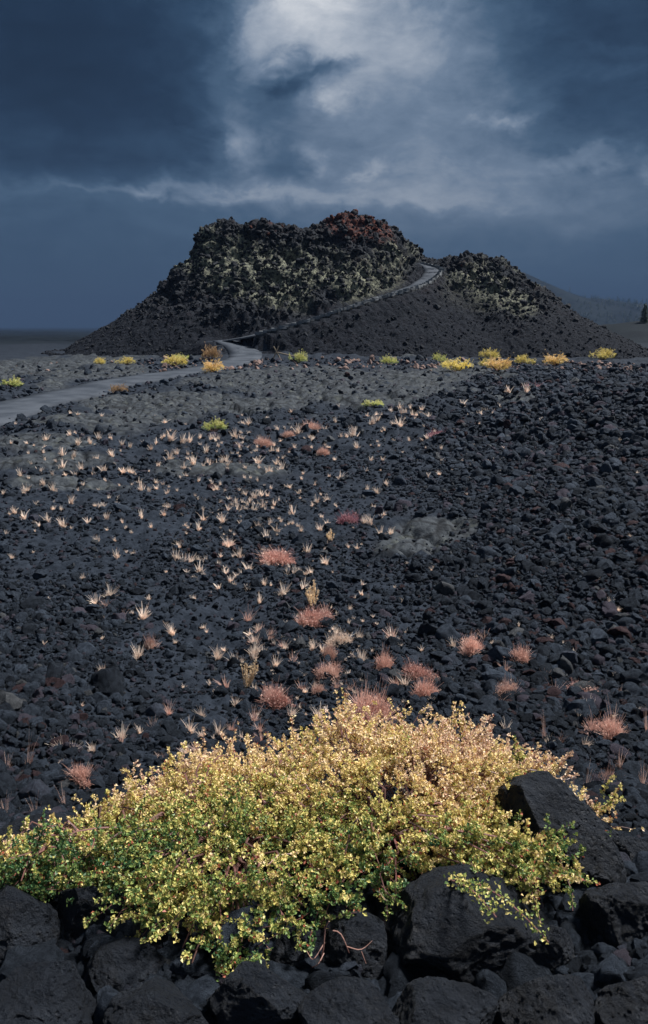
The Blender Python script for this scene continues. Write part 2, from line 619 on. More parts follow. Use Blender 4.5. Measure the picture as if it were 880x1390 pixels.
def ground_mat():
    m, nt, b = newmat('cinder_and_lava_crust')
    p = geo_pos(nt)
    n1 = noise_(nt, .9, 6, .6, p); n2 = noise_(nt, 7, 8, .65, p); n3 = noise_(nt, .05, 6, .6, p)
    c = mixc(nt, ramp_(nt, n2, [(.3, 0.0), (.72, 1.0)]), (.0060, .0088, .0135), (.0255, .0325, .0455))
    c = mixc(nt, ramp_(nt, n1, [(.55, 0.0), (.75, .5)]), c, (.0125, .0122, .0155))
    crust = mixc(nt, ramp_(nt, n2, [(.3, 0.0), (.7, 1.0)]), (.0135, .0165, .021), (.060, .068, .077))
    vo = nt.nodes.new('ShaderNodeTexVoronoi'); vo.feature = 'DISTANCE_TO_EDGE'; vo.inputs['Scale'].default_value = 2.2
    nt.links.new(p, vo.inputs['Vector'])
    crust = mixc(nt, ramp_(nt, vo.outputs[0], [(0.0, .85), (.10, 0.0)]), crust, (.012, .013, .015))
    c = mixc(nt, attr_(nt, 'crust'), c, crust)
    # lichen grey-green specks on the crust
    c = mixc(nt, math_(nt, 'MULTIPLY', attr_(nt, 'crust'), ramp_(nt, noise_(nt, 3, 7, .7, p), [(.55, 0.0), (.66, .28)])), c, (.13, .14, .115))
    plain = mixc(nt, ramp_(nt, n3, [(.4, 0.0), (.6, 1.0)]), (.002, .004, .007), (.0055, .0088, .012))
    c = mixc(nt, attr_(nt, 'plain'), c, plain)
    nt.links.new(c, b.inputs['Base Color'])
    b.inputs['Roughness'].default_value = .88
    h = math_(nt, 'ADD', noise_(nt, 22, 8, .7, p), math_(nt, 'MULTIPLY', noise_(nt, 4, 6, .6, p), 2.0))
    bump_(nt, b, h, .8, .03)
    return m


def hill_mat():
    m, nt, b = newmat('spatter_and_scree')
    p = geo_pos(nt)
    n1 = noise_(nt, 1.2, 8, .65, p); n2 = noise_(nt, 5.5, 8, .7, p)
    scree = mixc(nt, ramp_(nt, n2, [(.35, 0.0), (.7, 1.0)]), (.0038, .0050, .0078), (.0150, .0180, .0250))
    scree = mixc(nt, ramp_(nt, n1, [(.5, 0.0), (.7, .6)]), scree, (.0098, .0104, .0150))
    crag = mixc(nt, ramp_(nt, n2, [(.35, 0.0), (.7, 1.0)]), (.0062, .0078, .0110), (.036, .041, .050))
    crag = mixc(nt, ramp_(nt, n1, [(.52, 0.0), (.66, .6)]), crag, (.034, .024, .025))
    c = mixc(nt, attr_(nt, 'crag'), scree, crag)
    lm = math_(nt, 'MULTIPLY', attr_(nt, 'lichen'), ramp_(nt, noise_(nt, 4.2, 9, .75, p), [(.42, 0.0), (.56, 1.0)]))
    c = mixc(nt, math_(nt, 'MULTIPLY', lm, .9), c, (.20, .205, .15))
    rm = math_(nt, 'MULTIPLY', attr_(nt, 'red'), ramp_(nt, noise_(nt, 2.6, 8, .75, p), [(.45, 0.0), (.57, 1.0)]))
    c = mixc(nt, math_(nt, 'MULTIPLY', rm, .9), c, (.115, .042, .03))
    nt.links.new(c, b.inputs['Base Color'])
    b.inputs['Roughness'].default_value = .9
    bump_(nt, b, math_(nt, 'ADD', noise_(nt, 6, 9, .75, p), noise_(nt, 1.5, 5, .6, p)), 1.0, .12)
    return m


def path_mat():
    m, nt, b = newmat('worn_asphalt')
    p = geo_pos(nt)
    n1 = noise_(nt, .8, 5, .6, p); n2 = noise_(nt, 30, 4, .7, p)
    c = mixc(nt, ramp_(nt, n1, [(.35, 0.0), (.65, 1.0)]), (.026, .032, .042), (.058, .067, .082))
    c = mixc(nt, ramp_(nt, n2, [(.55, 0.0), (.7, .4)]), c, (.028, .031, .036))
    nt.links.new(c, b.inputs['Base Color'])
    b.inputs['Roughness'].default_value = .8
    bump_(nt, b, n2, .4, .01)
    return m


def plant_mat(name, stops, transl=.35, rough=.48, val=.25):
    """leaf or straw: tint attribute picks the colour of each leaf along stops"""
    m, nt, b = newmat(name)
    c = ramp_(nt, attr_(nt, 'tint'), stops)
    rnd = obj_rand(nt)
    hs = nt.nodes.new('ShaderNodeHueSaturation')
    nt.links.new(c, hs.inputs['Color'])
    nt.links.new(math_(nt, 'ADD', 1 - val / 2, math_(nt, 'MULTIPLY', rnd, val)), hs.inputs['Value'])
    c = hs.outputs[0]
    nt.links.new(c, b.inputs['Base Color'])
    b.inputs['Roughness'].default_value = rough
    b.inputs['Specular IOR Level'].default_value = .4
    if transl:
        tr = nt.nodes.new('ShaderNodeBsdfTranslucent'); nt.links.new(c, tr.inputs['Color'])
        mx = nt.nodes.new('ShaderNodeMixShader'); mx.inputs[0].default_value = transl
        nt.links.new(b.outputs[0], mx.inputs[1]); nt.links.new(tr.outputs[0], mx.inputs[2])
        nt.links.new(mx.outputs[0], nt.nodes['Material Output'].inputs['Surface'])
    return m


M['ground'] = ground_mat(); M['hill'] = hill_mat(); M['path'] = path_mat()
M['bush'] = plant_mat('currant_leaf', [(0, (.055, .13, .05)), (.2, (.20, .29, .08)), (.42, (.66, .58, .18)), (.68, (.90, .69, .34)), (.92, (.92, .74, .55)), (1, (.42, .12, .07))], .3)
M['stem'] = plant_mat('shrub_stem', [(0, (.06, .038, .032)), (1, (.22, .10, .09))], 0)
M['straw'] = plant_mat('dry_straw', [(0, (.55, .38, .31)), (.5, (.86, .68, .56)), (1, (.92, .80, .68))], .3, val=.4)
M['pinkstraw'] = plant_mat('pink_dry_stems', [(0, (.32, .17, .14)), (.5, (.64, .40, .33)), (1, (.82, .60, .50))], .3, val=.4)
M['redcushion'] = plant_mat('red_dried_buckwheat', [(0, (.22, .09, .08)), (.5, (.58, .32, .27)), (1, (.84, .62, .53))], .3, val=.3)
M['cream'] = plant_mat('cream_spikes', [(0, (.50, .32, .16)), (.5, (.78, .58, .36)), (1, (.85, .72, .52))], .3)
M['yellow'] = plant_mat('yellow_rabbitbrush', [(0, (.14, .15, .05)), (.35, (.56, .47, .12)), (.8, (.84, .70, .22)), (1, (.86, .76, .4))], .35, val=.3)
M['orange'] = plant_mat('orange_shrub_leaf', [(0, (.24, .18, .06)), (.35, (.62, .46, .14)), (.8, (.80, .56, .24)), (1, (.84, .64, .40))], .35, val=.2)
M['greenyellow'] = plant_mat('green_yellow_leaf', [(0, (.09, .15, .06)), (.35, (.32, .40, .12)), (.8, (.68, .66, .24)), (1, (.80, .74, .4))], .35, val=.2)
M['brown'] = plant_mat('brown_dry_leaf', [(0, (.12, .08, .05)), (.5, (.33, .21, .10)), (1, (.52, .36, .2))], .3, val=.2)
M['purple'] = plant_mat('purple_leaf', [(0, (.12, .05, .06)), (.5, (.30, .13, .16)), (1, (.58, .36, .36))], .3, val=.2)
M['pine'] = plant_mat('pine_needles', [(0, (.018, .03, .018)), (1, (.05, .075, .035))], .15)
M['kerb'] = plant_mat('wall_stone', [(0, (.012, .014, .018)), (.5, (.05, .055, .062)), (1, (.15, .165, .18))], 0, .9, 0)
M['wood'] = plant_mat('bleached_wood', [(0, (.12, .095, .07)), (1, (.30, .24, .17))], 0)

# ------------------------------------------------------------------ ground sheet
def build_ground():
    azf = np.radians(np.arange(-44, 44.001, .105))
    azb = np.radians(np.linspace(44, 316, 60)[1:-1])
    az = np.r_[azf, azb, azf[0] + 2 * np.pi]
    r = np.r_[[.15, .4, .7], np.geomspace(.95, 75, 760), np.geomspace(77, 6000, 130)]
    A, RR = np.meshgrid(az, r)
    X = RR * np.sin(A); Y = RR * np.cos(A)
    front = (np.abs(A) < R(45)) & (RR < 110)
    Z = G0(X, Y)
    Z[front] = GF(X[front], Y[front])
    Z = np.maximum(Z, -28.5)
    cm = crust_mask(X, Y) * sstep(100, 50, RR)
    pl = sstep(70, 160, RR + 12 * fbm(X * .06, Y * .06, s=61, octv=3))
    nr, nc = X.shape
    V = np.stack([X, Y, Z], 2).reshape(-1, 3)
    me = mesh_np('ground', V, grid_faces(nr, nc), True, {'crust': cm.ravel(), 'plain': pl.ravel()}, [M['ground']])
    o = link('ground', me)
    tag(o, 'black cinder ground with grey lava crust running out to the far plain', 'ground', kind='structure')


build_ground()

# ------------------------------------------------------------------ the hill
_tx = np.array([-18, -15, -9, 0, 4, 9, 12, 15, 19, 22, 26]); _tzv = np.array([4.6, 4.2, 3.5, 3.4, 4.4, 6.2, 5.2, 3.6, 4.6, 6.0, 6.6])


def hill_fields(x, y):
    z = C0(x, y)
    n = fbm(x * .25, y * .25, z * .25, s=71, octv=4)
    crag = sstep(-2.6, 1.6, z - np.interp(x, _tx, _tzv) + n * 1.6)
    D, PZ = near_path(x, y)
    w = sstep(2.0, 0.0, D) * (C0(x, y) > G0(x, y) - .6)
    zb = z * (1 - w) + (PZ - .10) * w
    return zb, crag * (1 - sstep(1.2, .2, D)), D, w


def px_of(x, y, z):
    d = depth(y, z)
    return 440 + F * x / d, 695 - F * (((z - CZ) * CP + y * SP) / d)


def hill_surface(x, y):
    e = .25
    z, crag, D, w = hill_fields(x, y)
    zx = (C0(x + e, y) - C0(x - e, y)) / (2 * e); zy = (C0(x, y + e) - C0(x, y - e)) / (2 * e)
    nrm = np.stack([-zx, -zy, np.ones_like(zx)], -1)
    nrm /= np.linalg.norm(nrm, axis=-1)[..., None]
    # crags: broken blocks, welded lumps and gullies; scree: fine
    f1, f2, cid = worley3(x * .62, y * .62, z * .75, s=81); rg = 1 - np.abs(fbm(x * .55, y * .55, z * .4, s=86, octv=4)) * 2
    g1, g2, gid = worley3(x * 1.7 + .3 * cid, y * 1.7, z * 1.9, s=82)
    h1, h2, hid = worley3(x * 4.1, y * 4.1, z * 4.3, s=83)
    big = fbm(x * .2, y * .2, z * .2, s=84, octv=3)
    d = crag * ((cid - .5) * .5 + (.5 - f1) * .35 + (gid - .5) * .26 + (.5 - g1) * .28 + (.45 - h1) * .2 + big * .5 + (rg - .5) * .45)
    d = d + (1 - crag) * ((.45 - h1) * .20 + (.5 - g1) * .16 + fbm(x * .7, y * .7, z * .7, s=85, octv=3) * .16)
    d = d * sstep(.1, 1.1, D)
    P = np.stack([x, y, z], -1) + nrm * d[..., None]
    return P, crag, nrm, w


def build_hill():
    xs = np.arange(-36, 44, .1)
    ys = np.r_[np.arange(47, 80, .11), np.arange(80.2, 104, .45)]
    X, Y = np.meshgrid(xs, ys)
    P, crag, nrm, w = hill_surface(X, Y)
    z = C0(X, Y)
    a, b = px_of(X, Y, np.maximum(z, -1))
    nz = fbm(X * .3, Y * .3, z * .3, s=91, octv=4)
    el = lambda cx, cy, sx, sy: np.exp(-((a - cx) / sx) ** 2 - ((b - cy) / sy) ** 2)
    lich = np.maximum.reduce([1.0 * el(370, 370, 95, 48), .8 * el(270, 345, 40, 40), .8 * el(480, 375, 70, 35), .8 * el(655, 395, 55, 40), .55 * el(530, 350, 45, 30), .5 * el(700, 410, 50, 30)])
    lich = sstep(.22, .62, lich + nz * .45) * crag
    red = np.maximum.reduce([1.0 * el(485, 302, 42, 20), .45 * el(372, 312, 45, 14), .6 * el(515, 320, 28, 20), .3 * el(250, 385, 50, 25), .35 * el(575, 385, 40, 30), .3 * el(630, 360, 25, 14)])
    red = sstep(.25, .6, red + nz * .4) * crag
    lich = lich * (1 - red)
    g = G0(X, Y)
    keep = (z > g - .5)
    nr, nc = X.shape
    Fc = grid_faces(nr, nc)
    k = keep.ravel()
    Fc = Fc[k[Fc].any(1)]
    used = np.zeros(nr * nc, bool); used[Fc.ravel()] = True
    idx = np.cumsum(used) - 1
    V = P.reshape(-1, 3)[used]
    at_ = {'crag': crag.ravel()[used], 'lichen': lich.ravel()[used], 'red': red.ravel()[used]}
    me = mesh_np('volcanic_hill', V, idx[Fc], True, at_, [M['hill']])
    o = link('hill', me)
    tag(o, 'craggy black spatter cone with lichened face and rust red rim', 'hill', kind='structure')
    return X, Y, P, crag, lich, red, w, nrm


HX, HY, HP, Hcrag, Hlich, Hred, Hw, Hn = build_hill()


# ------------------------------------------------------------------ path and its wall
def ribbon(P, hw, thick, seed):
    T = np.gradient(P[:, :2], axis=0); T /= np.linalg.norm(T, axis=1)[:, None]
    S = np.stack([T[:, 1], -T[:, 0]], 1)
    rows = []
    s = np.arange(len(P)) * .4
    el = hw + fbm(s * .6, s * 0 + seed, s=seed, octv=4) * .3
    er = hw + fbm(s * .6, s * 0 + seed + 40, s=seed, octv=4) * .3
    offs = [(-1.0, -thick), (-1.0, 0.0), (-.5, .012), (0, .02), (.5, .012), (1.0, 0.0), (1.0, -thick)]
    for o, dz in offs:
        w = np.where(o < 0, el, er)
        rows.append(np.c_[P[:, 0] + S[:, 0] * o * w, P[:, 1] + S[:, 1] * o * w, P[:, 2] + dz])
    V = np.stack(rows, 1).reshape(-1, 3)
    return V, grid_faces(len(P), len(offs))


V1, F1 = ribbon(LOW, 1.15, .12, 3)
V2, F2 = ribbon(UP, .6, .12, 5)
V2[:, 2] += .006
me = mesh_np('path', np.r_[V1, V2], np.r_[F1, F2 + len(V1)], True, None, [M['path']])
tag(link('path', me), 'grey asphalt path winding over the lava and climbing the hill', 'path', kind='structure')


def retaining_wall():
    # low wall of piled lava stones on the outer, downhill side of the climb
    g = Geo()
    P = UP[6:-2]
    T = np.gradient(P[:, :2], axis=0); T /= np.linalg.norm(T, axis=1)[:, None]
    S = np.stack([T[:, 1], -T[:, 0]], 1)
    d = np.r_[0, np.cumsum(np.linalg.norm(np.diff(P[:, :2], axis=0), axis=1))]
    s = np.arange(0, d[-1], .27)
    for k, ss in enumerate(s):
        c = np.array([np.interp(ss, d, P[:, i]) for i in range(3)])
        n = np.array([np.interp(ss, d, S[:, i]) for i in range(2)])
        t = np.array([n[1], -n[0]]) * -1
        for lay in range(3):
            if lay and rng.uniform() < .35 * lay: continue
            zc = c[2] + .05 - lay * .2 + rng.uniform(-.025, .025)
            o = .74 + lay * .05 + rng.uniform(-.05, .05)
            w, h, dd = rng.uniform(.17, .25), rng.uniform(.09, .13), rng.uniform(.12, .18)
            q = np.array([(i, j, l) for i in (-1, 1) for j in (-1, 1) for l in (-1, 1)], float)
            q = q * (1 + rng.uniform(-.22, .22, q.shape))
            V = np.c_[c[0] + n[0] * (o + q[:, 1] * dd) + t[0] * (q[:, 0] * w), c[1] + n[1] * (o + q[:, 1] * dd) + t[1] * (q[:, 0] * w), zc + q[:, 2] * h]
            qd = [(0, 1, 3, 2), (4, 6, 7, 5), (0, 4, 5, 1), (2, 3, 7, 6), (0, 2, 6, 4), (1, 5, 7, 3)]
            fs = [(a, b, c_) for a, b, c_, e in qd] + [(a, c_, e) for a, b, c_, e in qd]
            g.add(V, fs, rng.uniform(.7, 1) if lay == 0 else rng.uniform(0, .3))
    o = link('retaining_wall', g.mesh('retaining_wall', [M['kerb']]))
    tag(o, 'low wall of piled lava stones holding up the climbing path', 'stone wall')


retaining_wall()


# ------------------------------------------------------------------ far mountain
def build_mountain():
    sk = np.array([(300, 438), (420, 425), (520, 405), (600, 384), (650, 370), (690, 365), (712, 370), (735, 381), (760, 393), (790, 404), (820, 406), (850, 411), (880, 413), (930, 416), (1010, 424), (1200, 438)], float)
    Yd = 1500.0
    X, Z = at(sk[:, 0], sk[:, 1], Yd)
    xs = np.linspace(X[0], X[-1], 420); ys = np.linspace(1100, 1900, 90)
    GX, GY = np.meshgrid(xs, ys)
    S = np.interp(GX, X, Z)
    t = np.abs(GY - Yd) / 400
    base = -12
    Zm = base + (S - base) * np.clip(1 - t ** 1.25, 0, 1) + fbm(GX * .012, GY * .012, s=95, octv=4) * 7 * np.clip(t * 3, 0, 1) - 6 * t
    m, nt, b = newmat('sagebrush_slope')
    p = geo_pos(nt)
    c = mixc(nt, ramp_(nt, noise_(nt, .02, 9, .65, p), [(.42, 0.0), (.58, 1.0)]), (.0028, .0055, .0068), (.0085, .0125, .0135))
    nt.links.new(c, b.inputs['Base Color']); b.inputs['Roughness'].default_value = .95
    me = mesh_np('mountain', np.stack([GX, GY, Zm], 2).reshape(-1, 3), grid_faces(*GX.shape), True, None, [m])
    tag(link('mountain', me), 'distant hazy blue mountain sloping down to the right behind the hill', 'mountain', kind='structure')
    return X, Z


SKX, SKZ = build_mountain()
sky_z = lambda x: np.interp(x, SKX, SKZ)


# ------------------------------------------------------------------ pines
def pine_meshes(n_whorl, dens, seed):
    r = np.random.default_rng(seed)
    gt = Geo(); gt.tube([(0, 0, -.03), (.004, 0, .4), (0, .004, .97)], [.022, .014, .003], 6, .3)
    gc = Geo()
    for i in range(n_whorl):
        t = i / (n_whorl - 1)
        z = .10 + .86 * t
        rad = .27 * (1 - t) ** .85 + .025
        for j in range(7 if t < .8 else 5):
            th = r.uniform(0, 6.283); L = rad * r.uniform(.55, 1.12)
            n = int(dens * L / .2) + 4
            u = r.uniform(.1, 1, n)
            P = np.c_[np.cos(th) * L * u, np.sin(th) * L * u, z - .35 * L * u + .18 * L * u * u + r.normal(0, .008, n)] + r.normal(0, .012, (n, 3))
            D = np.c_[np.cos(th) + r.normal(0, .6, n), np.sin(th) + r.normal(0, .6, n), r.normal(.25, .4, n)]
            leaves(gc, P, D, r.normal(size=(n, 3)), r.uniform(.035, .07, n), r.uniform(.012, .022, n), r.uniform(0, 1, n))
    return gt.mesh('pine_trunk', [M['stem']]), gc.mesh('pine_crown', [M['pine']])


ptm, pcm = pine_meshes(22, 26, 5)
ftm, fcm = pine_meshes(10, 8, 6)


def pine(x, y, z, h, label, near, group=None):
    e = empty('pine_tree', (x, y, z), random.uniform(0, 6))
    e.scale = (h * random.uniform(.85, 1.1), h, h)
    link('trunk', ptm if near else ftm, e)
    link('crown', pcm if near else fcm, e)
    tag(e, label, 'tree', group)


x, z = at(874, 439, 150.0)
pine(float(x), 150.0, float(G0(np.array([x]), np.array([150.0]))[0]) - .15, 3.7, 'dark pine at the right edge below the far mountain', True)
for px, h in [(773, 13), (791, 8), (803, 9), (812, 7), (839, 13), (846, 10), (856, 12), (866, 9), (873, 13), (879, 12), (765, 6), (828, 7)]:
    x, _ = at(px, 400, 1500.0)
    pine(float(x), 1500.0, float(sky_z(x)) - 1.5, h, 'tiny dark tree standing on the skyline of the far mountain', False, 'trees on the mountain skyline')


def far_woods():
    n = 900
    px = rng.uniform(680, 960, n); t = rng.uniform(0, 1, n) ** 1.3
    Y = 1500 - 330 * t
    a, _ = ray(px, np.full(n, 420.0))
    X = a * 1500 * Y / 1500
    tt = np.abs(Y - 1500) / 400
    S = np.interp(X, SKX, SKZ)
    z = -12 + (S + 12) * np.clip(1 - tt ** 1.25, 0, 1) + fbm(X * .012, Y * .012, s=95, octv=4) * 7 * np.clip(tt * 3, 0, 1) - 6 * tt
    k = (fbm(X * .01, Y * .01, s=97, octv=3) + .25 * (px - 800) / 100 > -.15) & (t > .03)
    X = X[k]; Y = Y[k]; z = z[k]; n = len(X)
    h = rng.uniform(4, 10, n)
    scatter('far_woods', [fcm], np.c_[X, Y, z - .5], np.c_[np.zeros(n), np.zeros(n), rng.uniform(0, 6, n)], np.c_[h * 1.3, h * 1.3, h], np.zeros(n, int), 'dark patches of far woodland on the slope of the distant mountain', 'woods')


# ------------------------------------------------------------------ stones
def ico(sub):
    me = bpy.data.meshes.new('t')
    import bmesh
    bm = bmesh.new(); bmesh.ops.create_icosphere(bm, subdivisions=sub, radius=1.0)
    V = np.array([v.co[:] for v in bm.verts]); Fc = np.array([[v.index for v in f.verts] for f in bm.faces])
    bm.free(); bpy.data.meshes.remove(me)
    return V, Fc


ICO = {k: ico(k) for k in (3, 6)}


def stone(sub, seed, cuts=14, rough=.10, fr=1.6, sq=(1, 1, .75), lo=.55, hi=.95):
    r = np.random.default_rng(seed)
    V, Fc = ICO[sub]
    V = V.copy()
    for _ in range(cuts):
        n = r.normal(size=3); n /= np.linalg.norm(n)
        d = r.uniform(lo, hi)
        k = V @ n - d
        V = V - np.maximum(k, 0)[:, None] * n * .95
    o = r.uniform(0, 50, 3)
    Nn = V / np.linalg.norm(V, axis=1)[:, None]
    d = fbm(V[:, 0] * fr + o[0], V[:, 1] * fr + o[1], V[:, 2] * fr + o[2], s=seed, octv=5, gain=.55)
    V = V + Nn * (d * rough)[:, None]
    V = V * np.array(sq)
    return V, Fc


PROT = []
for i in range(20):
    V, Fc = stone(3, 100 + i, cuts=15, rough=.24, fr=2.4, sq=(1, random.uniform(.7, 1), random.uniform(.65, .95)), lo=.48, hi=.85)
    mat = M['rock'] if i < 14 else M['rock_grey'] if i < 16 else M['rock_red'] if i < 18 else M['rock_pale']
    PROT.append(mesh_np('lava_stone', V, Fc, True, None, [mat])); PROT[-1].set_sharp_from_angle(angle=R(32))
CPROT = []
for i in range(12):
    V, Fc = stone(3, 200 + i, cuts=9, rough=.26, fr=2.4, sq=(1, random.uniform(.7, 1), random.uniform(.6, .9)), lo=.5, hi=.9)
    mat = M['crag'] if i < 5 else M['crag_lichen'] if i < 9 else M['crag_red']
    CPROT.append(mesh_np('spatter_lump', V, Fc, True, None, [mat])); CPROT[-1].set_sharp_from_angle(angle=R(28))


def scatter(name, protos, P, rot, scl, idx, label, cat):
    coll = bpy.data.collections.new(name + '_kinds')
    for i, pm in enumerate(protos):
        coll.objects.link(bpy.data.objects.new('kind_%02d' % i + name, pm))
    me = bpy.data.meshes.new(name)
    me.vertices.add(len(P)); me.vertices.foreach_set('co', np.asarray(P, np.float32).ravel())
    for nm, arr in (('rot', rot), ('scl', scl)):
        a = me.attributes.new(nm, 'FLOAT_VECTOR', 'POINT'); a.data.foreach_set('vector', np.asarray(arr, np.float32).ravel())
    a = me.attributes.new('pick', 'INT', 'POINT'); a.data.foreach_set('value', np.asarray(idx, np.int32))
    o = link(name, me)
    ng = bpy.data.node_groups.new(name, 'GeometryNodeTree')
    ng.interface.new_socket('Geometry', in_out='INPUT', socket_type='NodeSocketGeometry')
    ng.interface.new_socket('Geometry', in_out='OUTPUT', socket_type='NodeSocketGeometry')
    gi = ng.nodes.new('NodeGroupInput'); go = ng.nodes.new('NodeGroupOutput')
    ip = ng.nodes.new('GeometryNodeInstanceOnPoints')
    ci = ng.nodes.new('GeometryNodeCollectionInfo')
    ci.inputs['Collection'].default_value = coll
    ci.inputs['Separate Children'].default_value = True
    ci.inputs['Reset Children'].default_value = True
    ip.inputs['Pick Instance'].default_value = True
    L = ng.links.new
    L(gi.outputs[0], ip.inputs['Points']); L(ci.outputs[0], ip.inputs['Instance'])
    for nm, typ, sock in (('rot', 'FLOAT_VECTOR', 'Rotation'), ('scl', 'FLOAT_VECTOR', 'Scale'), ('pick', 'INT', 'Instance Index')):
        na = ng.nodes.new('GeometryNodeInputNamedAttribute'); na.data_type = typ; na.inputs['Name'].default_value = nm
        L(na.outputs['Attribute'], ip.inputs[sock])
    L(ip.outputs[0], go.inputs[0])
    md = o.modifiers.new('scatter', 'NODES'); md.node_group = ng
    tag(o, label, cat, kind='stuff')
    return o


far_woods()


def ground_stones():
    # candidates, density falling with distance
    P = []; S = []
    n = 300000
    rr = 1.3 * (52 / 1.3) ** rng.uniform(0, 1, n) ** .74
    aa = np.radians(rng.uniform(-33, 33, n))
    x = rr * np.sin(aa); y = rr * np.cos(aa)
    px, py = px_of(x, y, G0(x, y))
    rightness = np.clip(sstep(520, 700, px + 60 * fbm(x * .6, y * .6, s=111, octv=3)) * sstep(480, 560, py) * sstep(1010, 940, py), 0, 1)
    rightness = np.maximum(rightness, .45 * sstep(300, 100, px) * sstep(760, 860, py))
    rightness = np.maximum(rightness, .7 * sstep(1000, 1060, py))
    cm = crust_mask(x, y)
    patch = sstep(-.35, .25, fbm(x * .8, y * .8, s=112, octv=3))
    u = rng.uniform(0, 1, n)
    keep = u < np.clip(.12 + .45 * patch * (1 - .6 * sstep(9, 22, rr)) + .6 * rightness - .55 * cm, .03, 1)
    keep &= near_path(x, y)[0] > rng.exponential(.10, n) - .16
    x = x[keep]; y = y[keep]; rr = rr[keep]; rightness = rightness[keep]; px = px[keep]; py = py[keep]
    n = len(x)
    s = np.exp(rng.normal(0, .55, n)) * (.0095 + .0011 * np.minimum(rr, 16) + .0016 * np.clip(rr - 14, 0, 30)) * (1 + .4 * rightness)
    big = rng.uniform(0, 1, n) < .006
    s = np.where(big, s * rng.uniform(1.6, 2.6, n), s)
    s = np.minimum(s, .16 + .003 * np.clip(rr - 10, 0, 40))
    z = GF(x, y) + s * .18
    idx = rng.integers(0, 14, n)
    u = rng.uniform(0, 1, n)
    idx = np.where(u > .965, rng.integers(14, 16, n), idx)
    redz = sstep(.2, .45, fbm(x * .5, y * .5, s=113, octv=3) + .25 * rightness)
    idx = np.where(rng.uniform(0, 1, n) < .012 + .05 * redz, rng.integers(16, 18, n), idx)
    # pinkish stones strewn along the line of far shrubs
    idx = np.where((py < 505) & (py > 470) & (rng.uniform(0, 1, n) < .25), rng.integers(18, 20, n), idx)
    rot = np.c_[rng.normal(0, .5, n), rng.normal(0, .5, n), rng.uniform(0, 6.283, n)]
    scl = s[:, None] * rng.uniform(.8, 1.25, (n, 3))
    Pn = np.c_[x, y, z]
    app = s / depth(y, z)
    inside = (px > 4) & (px < 876) & (py < 1385)
    order = np.argsort(-np.where(inside, app, 0))
    ind = order[:280]
    rest = np.setdiff1d(np.arange(n), ind)
    scatter('rubble', PROT, Pn[rest], rot[rest], scl[rest], idx[rest], 'loose black lava rubble and cinders covering the ground', 'rubble')
    zone = lambda a, b: ('on the rubble bank at the right' if a > 560 and b < 960 else
                         'beside the big yellow shrub at right' if a > 700 else
                         'in the cinders left of the yellow shrub' if a < 300 and b > 900 else
                         'under or before the big yellow shrub' if b > 1000 else
                         'among the pale grass tufts in the hollow')
    for i in ind:
        k = int(idx[i])
        o = link('lava_stone', PROT[k], None, Pn[i], rot[i], scl[i])
        col = 'black' if k < 14 else 'grey' if k < 16 else 'rust red' if k < 18 else 'pale pink'
        size = 'fist-sized' if s[i] < .07 else 'large'
        zn = zone(px[i], py[i])
        tag(o, '%s %s lava stone %s' % (size, col, zn), 'stone', 'lava stones ' + zn)


ground_stones()


def hill_stones():
    nr, nc = HX.shape
    m = (HY < 80)
    cand = np.where(m.ravel())[0]
    n = 75000
    pick = rng.choice(cand, n)
    P = HP.reshape(-1, 3)[pick]; cr = Hcrag.ravel()[pick]; li = Hlich.ravel()[pick]; rd = Hred.ravel()[pick]
    nm = Hn.reshape(-1, 3)[pick]
    g = G0(P[:, 0], P[:, 1])
    u = rng.uniform(0, 1, n)
    steep = 1 / np.maximum(nm[:, 2], .25)
    keep = (u < .30 + .26 * cr * steep) & (P[:, 2] > g - .05) & (Hw.ravel()[pick] < .6)
    P = P[keep]; cr = cr[keep]; li = li[keep]; rd = rd[keep]; nm = nm[keep]
    n = len(P)
    s = np.exp(rng.normal(0, .5, n)) * (.06 + .06 * cr)
    s = np.minimum(s, .38)
    u = rng.uniform(0, 1, n)
    idx = rng.integers(0, 5, n)
    idx = np.where(u < li * .42, rng.integers(5, 9, n), idx)
    idx = np.where(u < rd * .4, rng.integers(9, 12, n), idx)
    rot = np.c_[rng.normal(0, .7, n), rng.normal(0, .7, n), rng.uniform(0, 6.283, n)]
    scatter('spatter_rubble', CPROT, P + nm * (s * .1)[:, None], rot, s[:, None] * rng.uniform(.75, 1.3, (n, 3)), idx, 'broken spatter and lichened lumps coating the slopes of the hill', 'rubble')


hill_stones()

